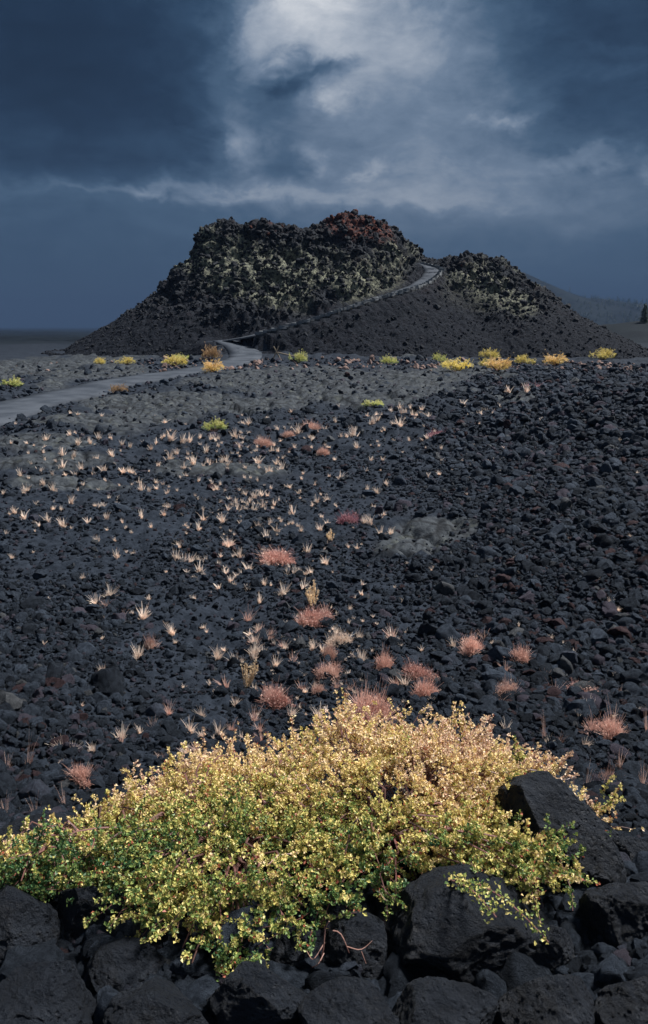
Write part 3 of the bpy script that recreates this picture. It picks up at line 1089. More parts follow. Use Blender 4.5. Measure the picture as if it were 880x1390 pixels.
# foreground boulders: centre pixel, width and height in pixels, ground distance, look
BOULD = [
    (645, 1284, 240, 150, 1.90, 'big pitted black boulder below the shrub under its trailing stem'),
    (745, 1125, 165, 125, 2.38, 'rounded dark boulder with a cracked top at the right end of shrub'),
    (785, 1185, 105, 130, 2.2, 'smooth steep-sided boulder below the cracked one beside the shrub'),
    (700, 1172, 120, 70, 2.40, 'dark boulder half hidden by leafy sprays at the right of shrub'),
    (110, 1250, 95, 105, 2.05, 'upright angular boulder with a flat lit face at lower left'),
    (32, 1270, 135, 130, 1.98, 'wide dark boulder in the lower left corner beside the upright one'),
    (180, 1318, 110, 60, 1.80, 'low rounded boulder under the left drooping sprays of the shrub'),
    (398, 1282, 80, 66, 1.90, 'small dark boulder under the shrub left of the bare twig'),
    (484, 1296, 112, 90, 1.88, 'grey pitted boulder behind the bare forked twig'),
    (728, 1292, 90, 90, 1.86, 'small boulder wedged right of the big pitted one'),
    (852, 1262, 120, 140, 1.95, 'dark rough boulder at the lower right corner'),
    (800, 1248, 60, 70, 2.05, 'dark block in the gap between two right hand boulders'),
    (60, 1150, 140, 60, 2.65, 'flat black boulder behind the left tip of the shrub'),
    (858, 1180, 80, 70, 2.30, 'rough boulder at right edge above the corner boulder'),
    (150, 1120, 70, 44, 2.75, 'small black boulder poking out behind shrub at upper left'),
    (-60, 1200, 120, 90, 2.2, 'black boulder cut by the left edge beside the shrub'),
    (60, 1372, 160, 90, 1.62, 'boulder at the bottom edge under the lower left corner boulder'),
    (215, 1385, 130, 80, 1.58, 'low boulder on the bottom edge below the rounded one'),
    (345, 1360, 130, 90, 1.64, 'boulder on the bottom edge below the drooping shrub sprays'),
    (470, 1390, 140, 80, 1.56, 'boulder on the bottom edge below the bare twig'),
    (600, 1392, 150, 90, 1.55, 'boulder on the bottom edge below the big pitted boulder'),
    (745, 1378, 140, 90, 1.60, 'boulder on the bottom edge right of the big pitted boulder'),
    (880, 1370, 140, 110, 1.62, 'boulder in the very bottom right corner'),
    (270, 1285, 90, 60, 1.92, 'black block hidden in shade beneath the left of shrub'),
]
for i, (bx, by, bw, bh, d, lab) in enumerate(BOULD):
    X, Z = at(bx, by, d)
    dp = depth(d, float(Z))
    w = bw / F * dp; h = bh / F * dp
    V, Fc = stone(6, 300 + i, cuts=14, rough=.13, fr=1.6, sq=(1, 1, 1), lo=.58, hi=.92)
    Nn = V / np.linalg.norm(V, axis=1)[:, None]
    ks = w / .24
    q = V + .05 * np.c_[fbm(V[:, 0] * 6, V[:, 1] * 6, V[:, 2] * 6, s=340 + i, octv=2), fbm(V[:, 1] * 6, V[:, 2] * 6, V[:, 0] * 6, s=341 + i, octv=2), fbm(V[:, 2] * 6, V[:, 0] * 6, V[:, 1] * 6, s=342 + i, octv=2)]
    p1, _, pid = worley3(q[:, 0] * 8, q[:, 1] * 8, q[:, 2] * 8, s=301 + i)
    p2, _, pid2 = worley3(q[:, 0] * 15, q[:, 1] * 15, q[:, 2] * 15, s=360 + i)
    pt = sstep(-.25, .2, fbm(V[:, 0] * 2, V[:, 1] * 2, V[:, 2] * 2, s=370 + i, octv=2))
    V = V - Nn * (sstep(.36, .12, p1) * (pid > .55) * .035 + sstep(.42, .15, p2) * (pid2 > .4) * .026 * pt)[:, None]
    crk = np.abs(fbm(V[:, 0] * 1.7 + i, V[:, 1] * 1.7, V[:, 2] * 1.7, s=380 + i, octv=3))
    V = V - Nn * (sstep(.035, .0, crk) * .045)[:, None]
    V = V + Nn * (fbm(V[:, 0] * 9, V[:, 1] * 9, V[:, 2] * 9, s=330 + i, octv=4) * .03)[:, None]
    V = V * np.array([w * .56, w * .48, h * .62])
    c = random.uniform(-.4, .4)
    o = link('boulder', mesh_np('boulder', V, Fc, True, None, [M['boulder']]), None, (float(X), d, float(Z) - h * .04), (random.uniform(-.15, .15), random.uniform(-.15, .15), c))
    tag(o, lab, 'boulder', 'boulders at the foot of the shrub')

# ------------------------------------------------------------------ the big shrub
top_px = np.array([(-25, 1155), (0, 1150), (40, 1138), (80, 1120), (110, 1097), (160, 1070), (200, 1058), (240, 1045), (300, 1034), (340, 1010), (380, 1008), (420, 990), (460, 972), (520, 970), (560, 980), (600, 976), (650, 988), (700, 1004), (740, 1025), (765, 1055), (790, 1088), (825, 1118)], float)
bot_px = np.array([(-25, 1215), (0, 1205), (60, 1205), (100, 1192), (150, 1215), (180, 1255), (210, 1285), (280, 1312), (350, 1305), (380, 1265), (420, 1258), (480, 1248), (530, 1235), (560, 1190), (600, 1185), (640, 1195), (680, 1222), (720, 1228), (765, 1215), (790, 1150), (825, 1135)], float)


def shrub_surface(px, s):
    """px along the shrub, s from its front foot (0) over the crest (1) to the back foot (1.5)"""
    tp = np.interp(px, top_px[:, 0], top_px[:, 1]) + 33 + 34 * np.clip((230 - px) / 200, 0, 1); bp = np.interp(px, bot_px[:, 0], bot_px[:, 1]) - 6
    q = np.abs(px - 420) / 430
    dc = 2.95 - .35 * q ** 2
    a, b = ray(px, tp)
    crest = np.stack([a * dc, dc, CZ + b * dc], -1)
    a, b = ray(px, bp)
    # the front foot hangs over the boulders: distance from the row it is seen in
    df = np.clip((CZ - .74) / -b, 1.6, 2.75)
    df = np.minimum(df, dc - .12)
    foot = np.stack([a * df, df, CZ + b * df], -1)
    ss = np.clip(s, 0, 1)[..., None]
    P = foot * (1 - ss) + crest * ss
    P[..., 2] += .09 * np.sin(np.pi * ss[..., 0]) * (1 - .5 * q)
    bk = np.clip(s - 1, 0, 1)
    P[..., 1] += bk * .9
    P[..., 2] -= bk * bk * 1.3
    return P


def build_shrub():
    r = np.random.default_rng(21)
    base = empty('shrub', (-.15, 2.55, float(GF(np.array([-.15]), np.array([2.55]))[0])))
    bl = np.array(base.location)
    gs = Geo(); gl = Geo()
    n = 1400
    px = r.uniform(-15, 815, n); s = np.where(r.uniform(0, 1, n) < .85, r.uniform(0, 1.0, n) ** .9, r.uniform(1, 1.35, n))
    S = shrub_surface(px, s)
    lump = fbm(S[:, 0] * 4, S[:, 1] * 4, S[:, 2] * 4, s=131, octv=3)
    S[:, 2] += lump * .13 - .045
    out_ = r.uniform(0, 1, n) < .15
    S[:, 2] += out_ * r.uniform(.02, .12, n)
    dens = fbm(S[:, 0] * 5.5, S[:, 1] * 5.5, S[:, 2] * 5.5, s=135, octv=2)
    ok = (r.uniform(0, 1, n) < sstep(-.62, -.12, dens)) | out_
    S = S[ok]; s = s[ok]; px = px[ok]; n = len(S)
    # the boulders at the right end stand clear of leaves but for one spray
    d_ = np.array([775 - 640, 1228 - 1150], float); d_ /= np.linalg.norm(d_)
    apx, apy = px_of(S[:, 0], S[:, 1], S[:, 2])
    off = np.abs(-(apx - 640) * d_[1] + (apy - 1150) * d_[0])
    ok = ~((apx > 690) & (apy > 1075) & (off > 42) & (apx < 800))
    S = S[ok]; s = s[ok]; px = px[ok]; n = len(S)
    gz = GF(S[:, 0], S[:, 1])
    S[:, 2] = np.maximum(S[:, 2], gz + .05 - .03 * (px < 160))
    ok = ~((px < 150) & (s > 1)); S = S[ok]; s = s[ok]; px = px[ok]; n = len(S)
    roots = np.array([(-.85, 2.55), (-.5, 2.6), (-.2, 2.5), (.1, 2.55), (.4, 2.6), (.72, 2.65), (-.3, 2.3), (.2, 2.35)])
    rz = GF(roots[:, 0], roots[:, 1])
    lp_, ld_, ln_, ll_, la_ = [], [], [], [], []
    for i in range(n):
        T = S[i]
        k = np.argmin(np.hypot(roots[:, 0] - T[0], roots[:, 1] - T[1]) + r.uniform(0, .35, len(roots)))
        B = np.array([roots[k, 0] + r.normal(0, .03), roots[k, 1] + r.normal(0, .03), rz[k]])
        up_ = .10 + .22 * r.uniform()
        C1 = B * .6 + T * .4 + np.array([0, 0, up_])
        t = np.linspace(0, 1, 9)[:, None]
        Q = (1 - t) ** 2 * B + 2 * t * (1 - t) * C1 + t * t * T
        out = T - B; out[2] = abs(out[2]) * .3; out /= np.linalg.norm(out) + 1e-9
        if i % 2 == 0:
            gs.tube(Q + r.normal(0, .008, Q.shape) - bl, np.linspace(.006, .0018, 9), 4, r.uniform(.1, .9))
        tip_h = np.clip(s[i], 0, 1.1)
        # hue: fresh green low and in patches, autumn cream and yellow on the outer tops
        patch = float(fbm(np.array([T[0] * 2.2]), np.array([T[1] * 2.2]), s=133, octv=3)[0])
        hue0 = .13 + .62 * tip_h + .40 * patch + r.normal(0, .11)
        for b_ in range(4):
            # side sprig
            tt = r.uniform(.74, 1.0) if b_ else 1.0
            A = (1 - tt) ** 2 * B + 2 * tt * (1 - tt) * C1 + tt * tt * T
            dirv = out * .6 + r.normal(0, .55, 3) + np.array([0, -.12, .55])
            dirv /= np.linalg.norm(dirv)
            Ls = r.uniform(.05, .15) * (.6 + .4 * min(1, max(0, px[i] / 200)))
            E = A + dirv * Ls + np.array([0, 0, -.05 * Ls])
            gs.tube(np.array([A, (A + E) / 2 + r.normal(0, .006, 3), E]) - bl, [.0016, .0012, .0007], 3, r.uniform(.3, 1))
            m = int(5 + Ls * 70)
            u = r.uniform(.05, 1.03, m)
            c = A + (E - A) * u[:, None] + r.normal(0, .004, (m, 3))
            for q in range(4):
                d = r.normal(0, 1, (m, 3)) + dirv * .5 + np.array([0, 0, .35])
                lp_.append(c + r.normal(0, .002, (m, 3))); ld_.append(d)
                ln_.append(r.normal(0, .7, (m, 3)) + np.array([0, -.2, .8]))
                ll_.append(r.uniform(.007, .0145, m) * (1.1 - .2 * hue0))
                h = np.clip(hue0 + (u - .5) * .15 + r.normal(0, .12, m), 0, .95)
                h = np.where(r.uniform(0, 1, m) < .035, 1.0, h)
                la_.append(h)
    P = np.concatenate(lp_); D = np.concatenate(ld_); Nn = np.concatenate(ln_); L = np.concatenate(ll_); A = np.concatenate(la_)
    leaves(gl, P - bl, D, Nn, L, L * .75, A)
    link('branches', gs.mesh('branches', [M['stem']]), base)
    link('foliage', gl.mesh('foliage', [M['bush']]), base)
    # long red stems trailing over the big boulder
    for pts in ([(600, 1192, 2.05), (650, 1198, 1.84), (690, 1222, 1.76), (722, 1252, 1.72), (745, 1279, 1.70)], [(600, 1190, 2.02), (640, 1205, 1.80), (664, 1228, 1.75), (674, 1245, 1.73)]):
        W = []
        for a, b, d in pts:
            X, Z = at(a, b, d); W.append((float(X), d, float(Z)))
        W = smooth_line(np.array(W), .03, 3) - bl
        g1 = Geo(); g1.tube(W, np.linspace(.004, .0015, len(W)), 5, 1.0)
        tb = link('trailing_stem', g1.mesh('trailing_stem', [M['stem']]), base)
        g2 = Geo()
        m = 150
        t = np.clip(r.beta(2.2, 1.1, m), 0, 1) * (len(W) - 1)
        c = np.stack([np.interp(t, np.arange(len(W)), W[:, k]) for k in range(3)], 1) + r.normal(0, .010, (m, 3))
        leaves(g2, c, r.normal(0, 1, (m, 3)) + np.array([0, 0, .4]), r.normal(0, .6, (m, 3)) + np.array([0, -.4, .7]), r.uniform(.009, .015, m), r.uniform(.007, .011, m), np.clip(r.normal(.3, .12, m), 0, 1))
        link('sprig_leaves', g2.mesh('sprig_leaves', [M['bush']]), tb)
    tag(base, 'big sprawling shrub with tiny yellow, cream and green leaves above the boulders', 'shrub')


build_shrub()


def bare_twig():
    g = Geo()
    e = None
    segs = [([(436, 1312), (440, 1290), (441, 1268), (447, 1258)], .004), ([(441, 1290), (425, 1300), (416, 1308)], .003), ([(440, 1296), (432, 1300), (424, 1318)], .0025),
            ([(452, 1256), (462, 1254), (470, 1266), (474, 1290)], .003), ([(470, 1266), (490, 1278), (505, 1270)], .0025), ([(490, 1278), (496, 1290)], .002)]
    for pts, rad in segs:
        W = [(float(at(a, b, 1.74)[0]), 1.74 - .0006 * (a - 440) + .03 * math.sin(a), float(at(a, b, 1.74)[1])) for a, b in pts]
        W = smooth_line(np.array(W), .01, 2)
        g.tube(W, np.linspace(rad, rad * .5, len(W)) * .6, 5, .15)
    tag(link('bare_twig', g.mesh('bare_twig', [M['pinkstraw']])), 'bare forked purplish twig in front of the grey pitted boulder', 'twig')


bare_twig()


# ------------------------------------------------------------------ tufts and cushions (unit size: 1 tall or 1 wide)
def make_tuft(seed, n, width, spread, mat, lean=.35):
    r = np.random.default_rng(seed); g = Geo()
    th = r.uniform(0, 6.283, n); rad = np.abs(r.normal(0, .09, n)) * spread * 2
    P = np.c_[np.cos(th) * rad, np.sin(th) * rad, np.full(n, -.04)]
    sp = r.uniform(.05, 1, n) * spread
    wind = np.array([r.normal(0, .12), r.normal(0, .12), 0]); sp = sp * .8
    D = np.c_[np.cos(th) * sp, np.sin(th) * sp, np.ones(n)] + wind
    bend = np.c_[np.cos(th), np.sin(th), -.3 * np.ones(n)] * (r.uniform(0, lean, n))[:, None]
    L = np.where(r.uniform(0, 1, n) < .62, r.uniform(.15, .5, n), r.uniform(.45, 1.0, n))
    D[:, :2] *= np.where(L < .5, 2.2, 1.0)[:, None]; D[:, :2] += r.normal(0, .12, (n, 2))
    blades(g, P, D, bend, L, np.full(n, width) * r.uniform(.7, 1.3, n), np.clip(r.normal(.6, .25, n), 0, 1))
    return g.mesh('grass_tuft', [mat])


def make_cushion(seed, n, mat, hgt=.62, loose=.12, width=.022):
    r = np.random.default_rng(seed); g = Geo()
    k = 7
    cs = np.c_[r.normal(0, .17, k), r.normal(0, .17, k), np.zeros(k)]; cs[0] = 0
    Rk = r.uniform(.16, .34, k)
    who = r.integers(0, k, n)
    v = r.normal(size=(n, 3)); v[:, 2] = np.abs(v[:, 2]) + .12
    v /= np.linalg.norm(v, axis=1)[:, None]
    L = Rk[who] * r.uniform(.7, 1.05, n)
    lean = np.array([r.normal(0, .12), r.normal(0, .12), 0])
    P = cs[who] + np.c_[v[:, 0] * .05, v[:, 1] * .05, np.full(n, -.03)]
    D = v * np.array([1, 1, hgt * 2.1]) + lean
    ln = np.linalg.norm(D, axis=1)
    tone = r.uniform(-.2, .2, k)[who]
    blades(g, P, D, r.normal(0, .3, (n, 3)), L * ln, np.full(n, width), np.clip(.2 + .5 * r.uniform(0, 1, n) + tone, 0, 1), 3)
    q = r.choice(n, int(n * .8))
    leaves(g, (P + D * (L * r.uniform(.5, 1.0, n))[:, None])[q], D[q] + r.normal(0, .7, (len(q), 3)), r.normal(size=(len(q), 3)), r.uniform(.03, .07, len(q)), r.uniform(.02, .045, len(q)), np.clip(r.uniform(.3, 1, len(q)) + tone[q], 0, 1))
    for _ in range(14):
        c = cs[r.integers(0, k)]
        d = r.normal(size=3); d[2] = abs(d[2]) + .6; d /= np.linalg.norm(d)
        g.tube([c, c + d * .2 + r.normal(0, .02, 3), c + d * r.uniform(.3, .5) + r.normal(0, .05, 3)], [.006, .005, .003], 3, .9)
    return g.mesh('cushion_plant', [mat])


def make_spikes(seed, n, mat):
    r = np.random.default_rng(seed); g = Geo()
    for i in range(n):
        th = r.uniform(0, 6.283); sp = r.uniform(.05, .5)
        B = np.array([math.cos(th) * .05, math.sin(th) * .05, -.03])
        E = np.array([math.cos(th) * sp, math.sin(th) * sp, r.uniform(.55, 1.0)])
        Mi = (B + E) / 2 + np.array([math.cos(th) * .06, math.sin(th) * .06, -.05])
        t = np.linspace(0, 1, 6)[:, None]
        Q = (1 - t) ** 2 * B + 2 * t * (1 - t) * Mi + t * t * E
        g.tube(Q, np.linspace(.012, .006, 6), 4, .2)
        m = 34
        u = r.uniform(.2, 1.02, m)
        c = B + (E - B) * u[:, None] + r.normal(0, .018, (m, 3))
        d = r.normal(0, .6, (m, 3)) + (E - B)
        leaves(g, c, d, r.normal(size=(m, 3)), r.uniform(.05, .10, m), r.uniform(.025, .05, m), np.clip(r.normal(.65, .2, m), 0, 1))
    return g.mesh('spiky_plant', [mat])


TUFT_FAR = [make_tuft(400 + i, 52, .085, .42, M['straw']) for i in range(5)]
TUFT_MID = [make_tuft(410 + i, 75, .042, .42, M['straw']) for i in range(5)]
TUFT_PINK = [make_tuft(420 + i, 70, .028, .4, M['pinkstraw']) for i in range(4)]
TUFT_TALL = [make_tuft(430 + i, 26, .018, .28, M['pinkstraw'], .25) for i in range(4)]
CUSH = {'red': [make_cushion(440 + i, 2200, M['redcushion'], .6, .08, .018) for i in range(3)],
        'pink': [make_cushion(450 + i, 1300, M['pinkstraw'], .7, .2) for i in range(3)],
        'straw': [make_cushion(455 + i, 500, M['straw'], .6, .2) for i in range(2)],
        'purple': [make_cushion(460 + i, 400, M['purple'], .5, .2) for i in range(2)]}
SPIKE = [make_spikes(470 + i, 13, M['cream']) for i in range(3)]

Z6 = [(58,60),(108,38),(143,55),(120,78),(8,97),(72,92),(97,125),(145,90),(193,122),(170,20),(205,45),(262,5),(285,32),(335,35),(352,35),(378,62),(385,90),(405,95),(425,65),(455,98),(458,140),(445,160),(297,115),(275,140),(290,165),(330,145),(333,175),(385,165),(410,187),(505,52),(525,25),(540,65),(570,15),(580,90),(600,75),(598,115),(625,105),(622,150),(607,178),(553,163),(540,192),(172,175),(128,170),(107,180),(66,166),(40,155),(240,172),(145,140),(168,140),
      (640,115),(655,140),(665,95),(690,100),(710,95),(725,95),(688,140),(712,130),(745,130),(655,180),(700,195),(735,185),(725,225),(750,205),(668,40),(705,35),(730,40),(765,35),(785,75),(795,150),(818,200),(870,195),(862,120),(855,70),(700,60),(620,20),(600,20),(680,112),(698,128),(720,140),(670,150),(640,132),(612,92),(590,85),(660,112),
      (266,222),(32,268),(318,266),(488,243),(480,265),(500,275),(515,275),(538,275),(560,280),(618,245),(650,270),(615,310),(625,330),(595,285),(655,305),(677,295),(718,340),(728,293),(790,298),(780,315),(800,320),(833,260),(770,362),(825,352),(845,320),(705,383),(543,300),(672,350),(262,385),(298,365),(290,397),(333,428),(388,430),(468,470),(410,512),(375,535),(590,525),(692,505),(705,478),(770,525),(735,490),(640,552),(655,552),(850,518),(815,505),(690,538),(672,435)]
Z7 = [(15,50),(45,60),(10,118),(33,133),(8,180),(167,72),(137,128),(117,82),(145,95),(110,180),(155,172),(155,200),(127,185),(90,243),(183,205),(5,255),(5,285),(590,5),(280,45),(5,430),(35,492),(95,492),(185,492),(400,510),(385,528),(435,478),(350,500),(105,545)]
Z8 = [(408,35),(375,58),(278,105),(590,48),(695,28),(690,65),(735,25),(748,85),(770,50),(715,60),(795,85),(850,48),(875,45),(460,212),(330,270),(380,250),(415,240),(515,255),(545,270),(593,258),(625,245),(640,185),(613,150),(690,218),(705,242),(675,285),(655,262),(710,272),(790,208),(820,120),(820,150),(868,205),(440,335),(505,322),(537,318),(165,295),(168,345),(198,305),(253,308),(548,218)]
ZA = [(495,82),(390,45),(410,30),(495,155),(475,175),(600,108),(720,205),(805,168),(340,135),(220,132),(628,148),(612,280),(710,288),(495,240),(195,130),(100,70),(185,18),(65,150),(35,145),(640,272),(690,218),(290,190),(805,380)]
Z4 = [(190,340),(268,345),(300,340),(330,352),(352,358),(390,352),(425,355),(463,345),(497,348),(515,345),(543,345),(410,378),(575,355),(590,350),(658,345),(675,318),(650,370),(665,372),(697,375),(738,380),(120,385),(122,405),(110,432),(170,390),(200,400),(265,405),(285,432),(335,435),(360,436),(460,400),(520,405),(565,415),(590,415),(615,395),(640,345),(705,340),(790,310),(755,320),(810,330),(125,345),(210,360),(220,425),(430,420),(500,430),(700,420),(480,388),(305,395),(245,360),(560,390)]
Z5 = [(30,298),(5,320),(55,330),(75,350),(45,352),(145,298),(205,312),(183,290),(210,290),(220,285),(240,290),(250,290),(270,285),(285,290),(190,315),(165,320),(150,355),(90,372),(82,345),(38,260),(205,275),(440,268),(475,260),(462,265),(500,240),(547,240),(445,330),(318,370),(320,400),(590,400),(235,270),(265,270),(130,310),(375,250)]
tufts = [(x / 2 + ox, y / 2 + oy) for L, ox, oy in ((Z6, 0, 620), (Z7, 440, 620), (Z8, 0, 860), (ZA, 440, 860), (Z4, 0, 420), (Z5, 440, 420)) for x, y in L]
tp = np.array(tufts)
TX, TY, TZ = hit(tp[:, 0], tp[:, 1] + 4, G0)
TZ = GF(TX, TY)


def tuft_zone(px, py):
    if py < 640:
        return 'scattered on the black flat below the path' if px < 440 else 'scattered on the black flat below the far yellow shrubs'
    if py < 780:
        return ('thinly spread over the left side of hollow' if px < 250 else 'crowded together in the middle of hollow' if px < 440 else 'at the foot of the rubble bank')
    if py < 1000:
        return ('on bare black cinders left of the shrub' if px < 280 else 'growing just beyond the top of big shrub' if px < 600 else 'on black stones beyond the shrub at right')
    return 'beside the big yellow shrub'


for (px, py), x, y, z in zip(tufts, TX, TY, TZ):
    d = depth(y, z)
    if py < 700 or y > 11:
        me = random.choice(TUFT_FAR if y > 8 else TUFT_MID); hp = random.choice((8, 9, 11, 12, 14, 17)) * random.uniform(.85, 1.15)
        look = 'tiny bleached grass tuft'
    elif py < 800:
        me = random.choice(TUFT_FAR[:3] + TUFT_MID); hp = random.uniform(10, 20); look = 'small pale straw grass tuft'
    else:
        me = random.choice(TUFT_MID + TUFT_PINK); hp = random.uniform(12, 27); look = 'wispy dry pinkish grass tuft'
    h = hp / F * d
    o = link('grass_tuft', me, None, (x, y, z), (random.uniform(-.1, .1), random.uniform(-.1, .1), random.uniform(0, 6.3)), (h * random.uniform(.8, 1.3), h * random.uniform(.8, 1.3), h))
    zn = tuft_zone(px, py)
    tag(o, look + ' ' + zn, 'grass tuft', 'grass tufts ' + zn)

# the many more tiny seedlings between them
def seedlings():
    n = 2600
    px = rng.uniform(0, 880, n); py = rng.uniform(560, 1010, n)
    dn = np.exp(-((px - 345) / 95) ** 2 - ((py - 685) / 80) ** 2) + .5 * np.exp(-((px - 460) / 110) ** 2 - ((py - 900) / 90) ** 2) + .45 * np.exp(-((px - 120) / 180) ** 2 - ((py - 660) / 70) ** 2) + .5 * np.exp(-((px - 560) / 130) ** 2 - ((py - 590) / 50) ** 2) + .35 * np.exp(-((px - 300) / 300) ** 2 - ((py - 600) / 30) ** 2) + .06
    k = rng.uniform(0, 1, n) < dn * .8
    px = px[k]; py = py[k]; n = len(px)
    x, y, z = hit(px, py, G0); z = GF(x, y)
    d = depth(y, z)
    h = rng.uniform(3.5, 8.5, n) * (1 + .3 * (py > 780)) / F * d
    scatter('seedling_grass', TUFT_FAR + TUFT_MID[:2], np.c_[x, y, z], np.c_[rng.normal(0, .15, n), rng.normal(0, .15, n), rng.uniform(0, 6.3, n)], np.c_[h * rng.uniform(.9, 1.5, n), h * rng.uniform(.9, 1.5, n), h], rng.integers(0, 7, n), 'tiny pale grass seedlings sprinkled thinly over the black cinders', 'grass')


seedlings()

# plants with a face of their own: kind, centre px, base py, width px, height px, label
SPECIAL = [
    ('red', 377, 762, 46, 26, 'flat wide pinkish red cushion plant in the middle of the hollow'),
    ('red', 423, 850, 44, 30, 'round salmon cushion plant under the pale spiky one'),
    ('spike', 425, 828, 32, 34, 'pale spiky plant growing right behind the salmon cushion'),
    ('spike', 335, 934, 34, 42, 'cream spiky plant left of the round red cushion'),
    ('red', 371, 953, 44, 36, 'round deep red cushion plant beside the cream spiky plant'),
    ('red', 580, 922, 42, 34, 'red cushion plant standing behind a paler one beyond the shrub'),
    ('pink', 575, 946, 30, 34, 'paler pink tuft in front of the red cushion beyond the shrub'),
    ('pink', 505, 974, 54, 50, 'big soft pinkish tan cushion rising from the top of shrub'),
    ('pink', 520, 906, 26, 30, 'upright pinkish cushion above the big tan one on the shrub'),
    ('pink', 445, 926, 30, 22, 'small pink cushion right of the deep red one'),
    ('pink', 447, 897, 20, 24, 'small cream pink tuft above the small pink cushion'),
    ('pink', 433, 945, 18, 18, 'tiny pink cushion just below the small pink one'),
    ('red', 792, 934, 36, 17, 'flat red cushion plant alone on the black stones at right'),
    ('pink', 831, 994, 40, 36, 'round brown pink cushion with tall stalks near right edge'),
    ('tall', 831, 992, 30, 70, 'tall thin stalks rising out of the brown pink cushion'),
    ('pink', 707, 893, 32, 24, 'fuzzy brownish cushion on the black stones right of hollow'),
    ('pink', 640, 885, 30, 30, 'upright pale pink clump left of the fuzzy brownish cushion'),
    ('pink', 690, 945, 30, 34, 'wispy pink clump below the fuzzy brownish cushion'),
    ('straw', 457, 880, 26, 26, 'straw coloured clump on the cinders above small pink tuft'),
    ('spike', 449, 738, 20, 16, 'small cream spiky plant right of the wide pinkish cushion'),
    ('purple', 471, 714, 30, 22, 'purple red low plant on a hump left of the grey crust'),
    ('purple', 590, 595, 26, 12, 'purple red low plant on the black flat at centre right'),
    ('purple', 724, 530, 30, 9, 'flat purple plant below the row of far yellow shrubs'),
    ('pink', 421, 582, 22, 14, 'round tan cushion on the flat, rightmost of its three'),
    ('pink', 357, 600, 22, 14, 'round tan pink cushion on the flat, lowest left of three'),
    ('pink', 392, 591, 16, 10, 'small tan cushion between two larger ones on the flat'),
    ('pink', 439, 620, 14, 12, 'small round orange pink cushion alone at the flat centre'),
    ('pink', 309, 745, 18, 10, 'low tan cushion on the ground left of the wide pinkish one'),
    ('tall', 36, 1038, 36, 66, 'tall pale grass clump at the left edge beyond the shrub'),
    ('tall', 8, 1040, 26, 46, 'reddish grass clump cut by the left edge of view'),
    ('tall', 8, 1105, 26, 46, 'dim grass clump at left edge above the flat boulder'),
    ('tall', 48, 1108, 26, 44, 'thin upright grass left of the shrub tip'),
    ('tall', 88, 1095, 22, 40, 'faint thin stalks just above the left shrub tip'),
    ('pink', 112, 1062, 34, 26, 'pinkish flattened grass above the left end of shrub'),
    ('tall', 740, 998, 20, 50, 'tall thin pale stalk clump behind the right of shrub'),
    ('tall', 795, 1072, 26, 64, 'tall dry stalks right beside the right end of shrub'),
    ('tall', 776, 1080, 22, 55, 'dry stalks touching the right top of shrub'),
    ('pink', 824, 1055, 26, 34, 'cream pink tuft of bent stems right of shrub'),
    ('tall', 842, 1035, 22, 45, 'faded upright tuft below the brown pink cushion'),
    ('tall', 874, 1060, 26, 60, 'faded grass clump at right edge of view'),
    ('tall', 878, 990, 16, 42, 'thin stalks cut by the right edge of view'),
    ('pink', 205, 880, 14, 22, 'dry upright tuft alone on cinders far left of spiky plant'),
    ('tall', 165, 1003, 18, 34, 'upright pink stalks on cinders above the left of shrub'),
]
sp = np.array([(s_[1], s_[2]) for s_ in SPECIAL], float)
SX, SY, SZ = hit(sp[:, 0], sp[:, 1], G0)
SZ = GF(SX, SY)
for (kind, px, py, wp, hp, lab), x, y, z in zip(SPECIAL, SX, SY, SZ):
    d = depth(y, z)
    w = wp / F * d * (1.3 if kind in CUSH else 1.0); h = hp / F * d * (1.15 if kind in CUSH else 1.0)
    if kind in CUSH:
        me = random.choice(CUSH[kind]); scl = (w, w, h / .62 if kind != 'purple' else h / .5); nm = 'cushion_plant'; cat = 'cushion plant'
    elif kind == 'spike':
        me = random.choice(SPIKE); scl = (w, w, h); nm = 'spiky_plant'; cat = 'plant'
    else:
        me = random.choice(TUFT_TALL); scl = (w * 1.2, w * 1.2, h); nm = 'grass_clump'; cat = 'grass clump'
    o = link(nm, me, None, (x, y, z), (0, 0, random.uniform(0, 6.3)), scl)
    tag(o, lab, cat)


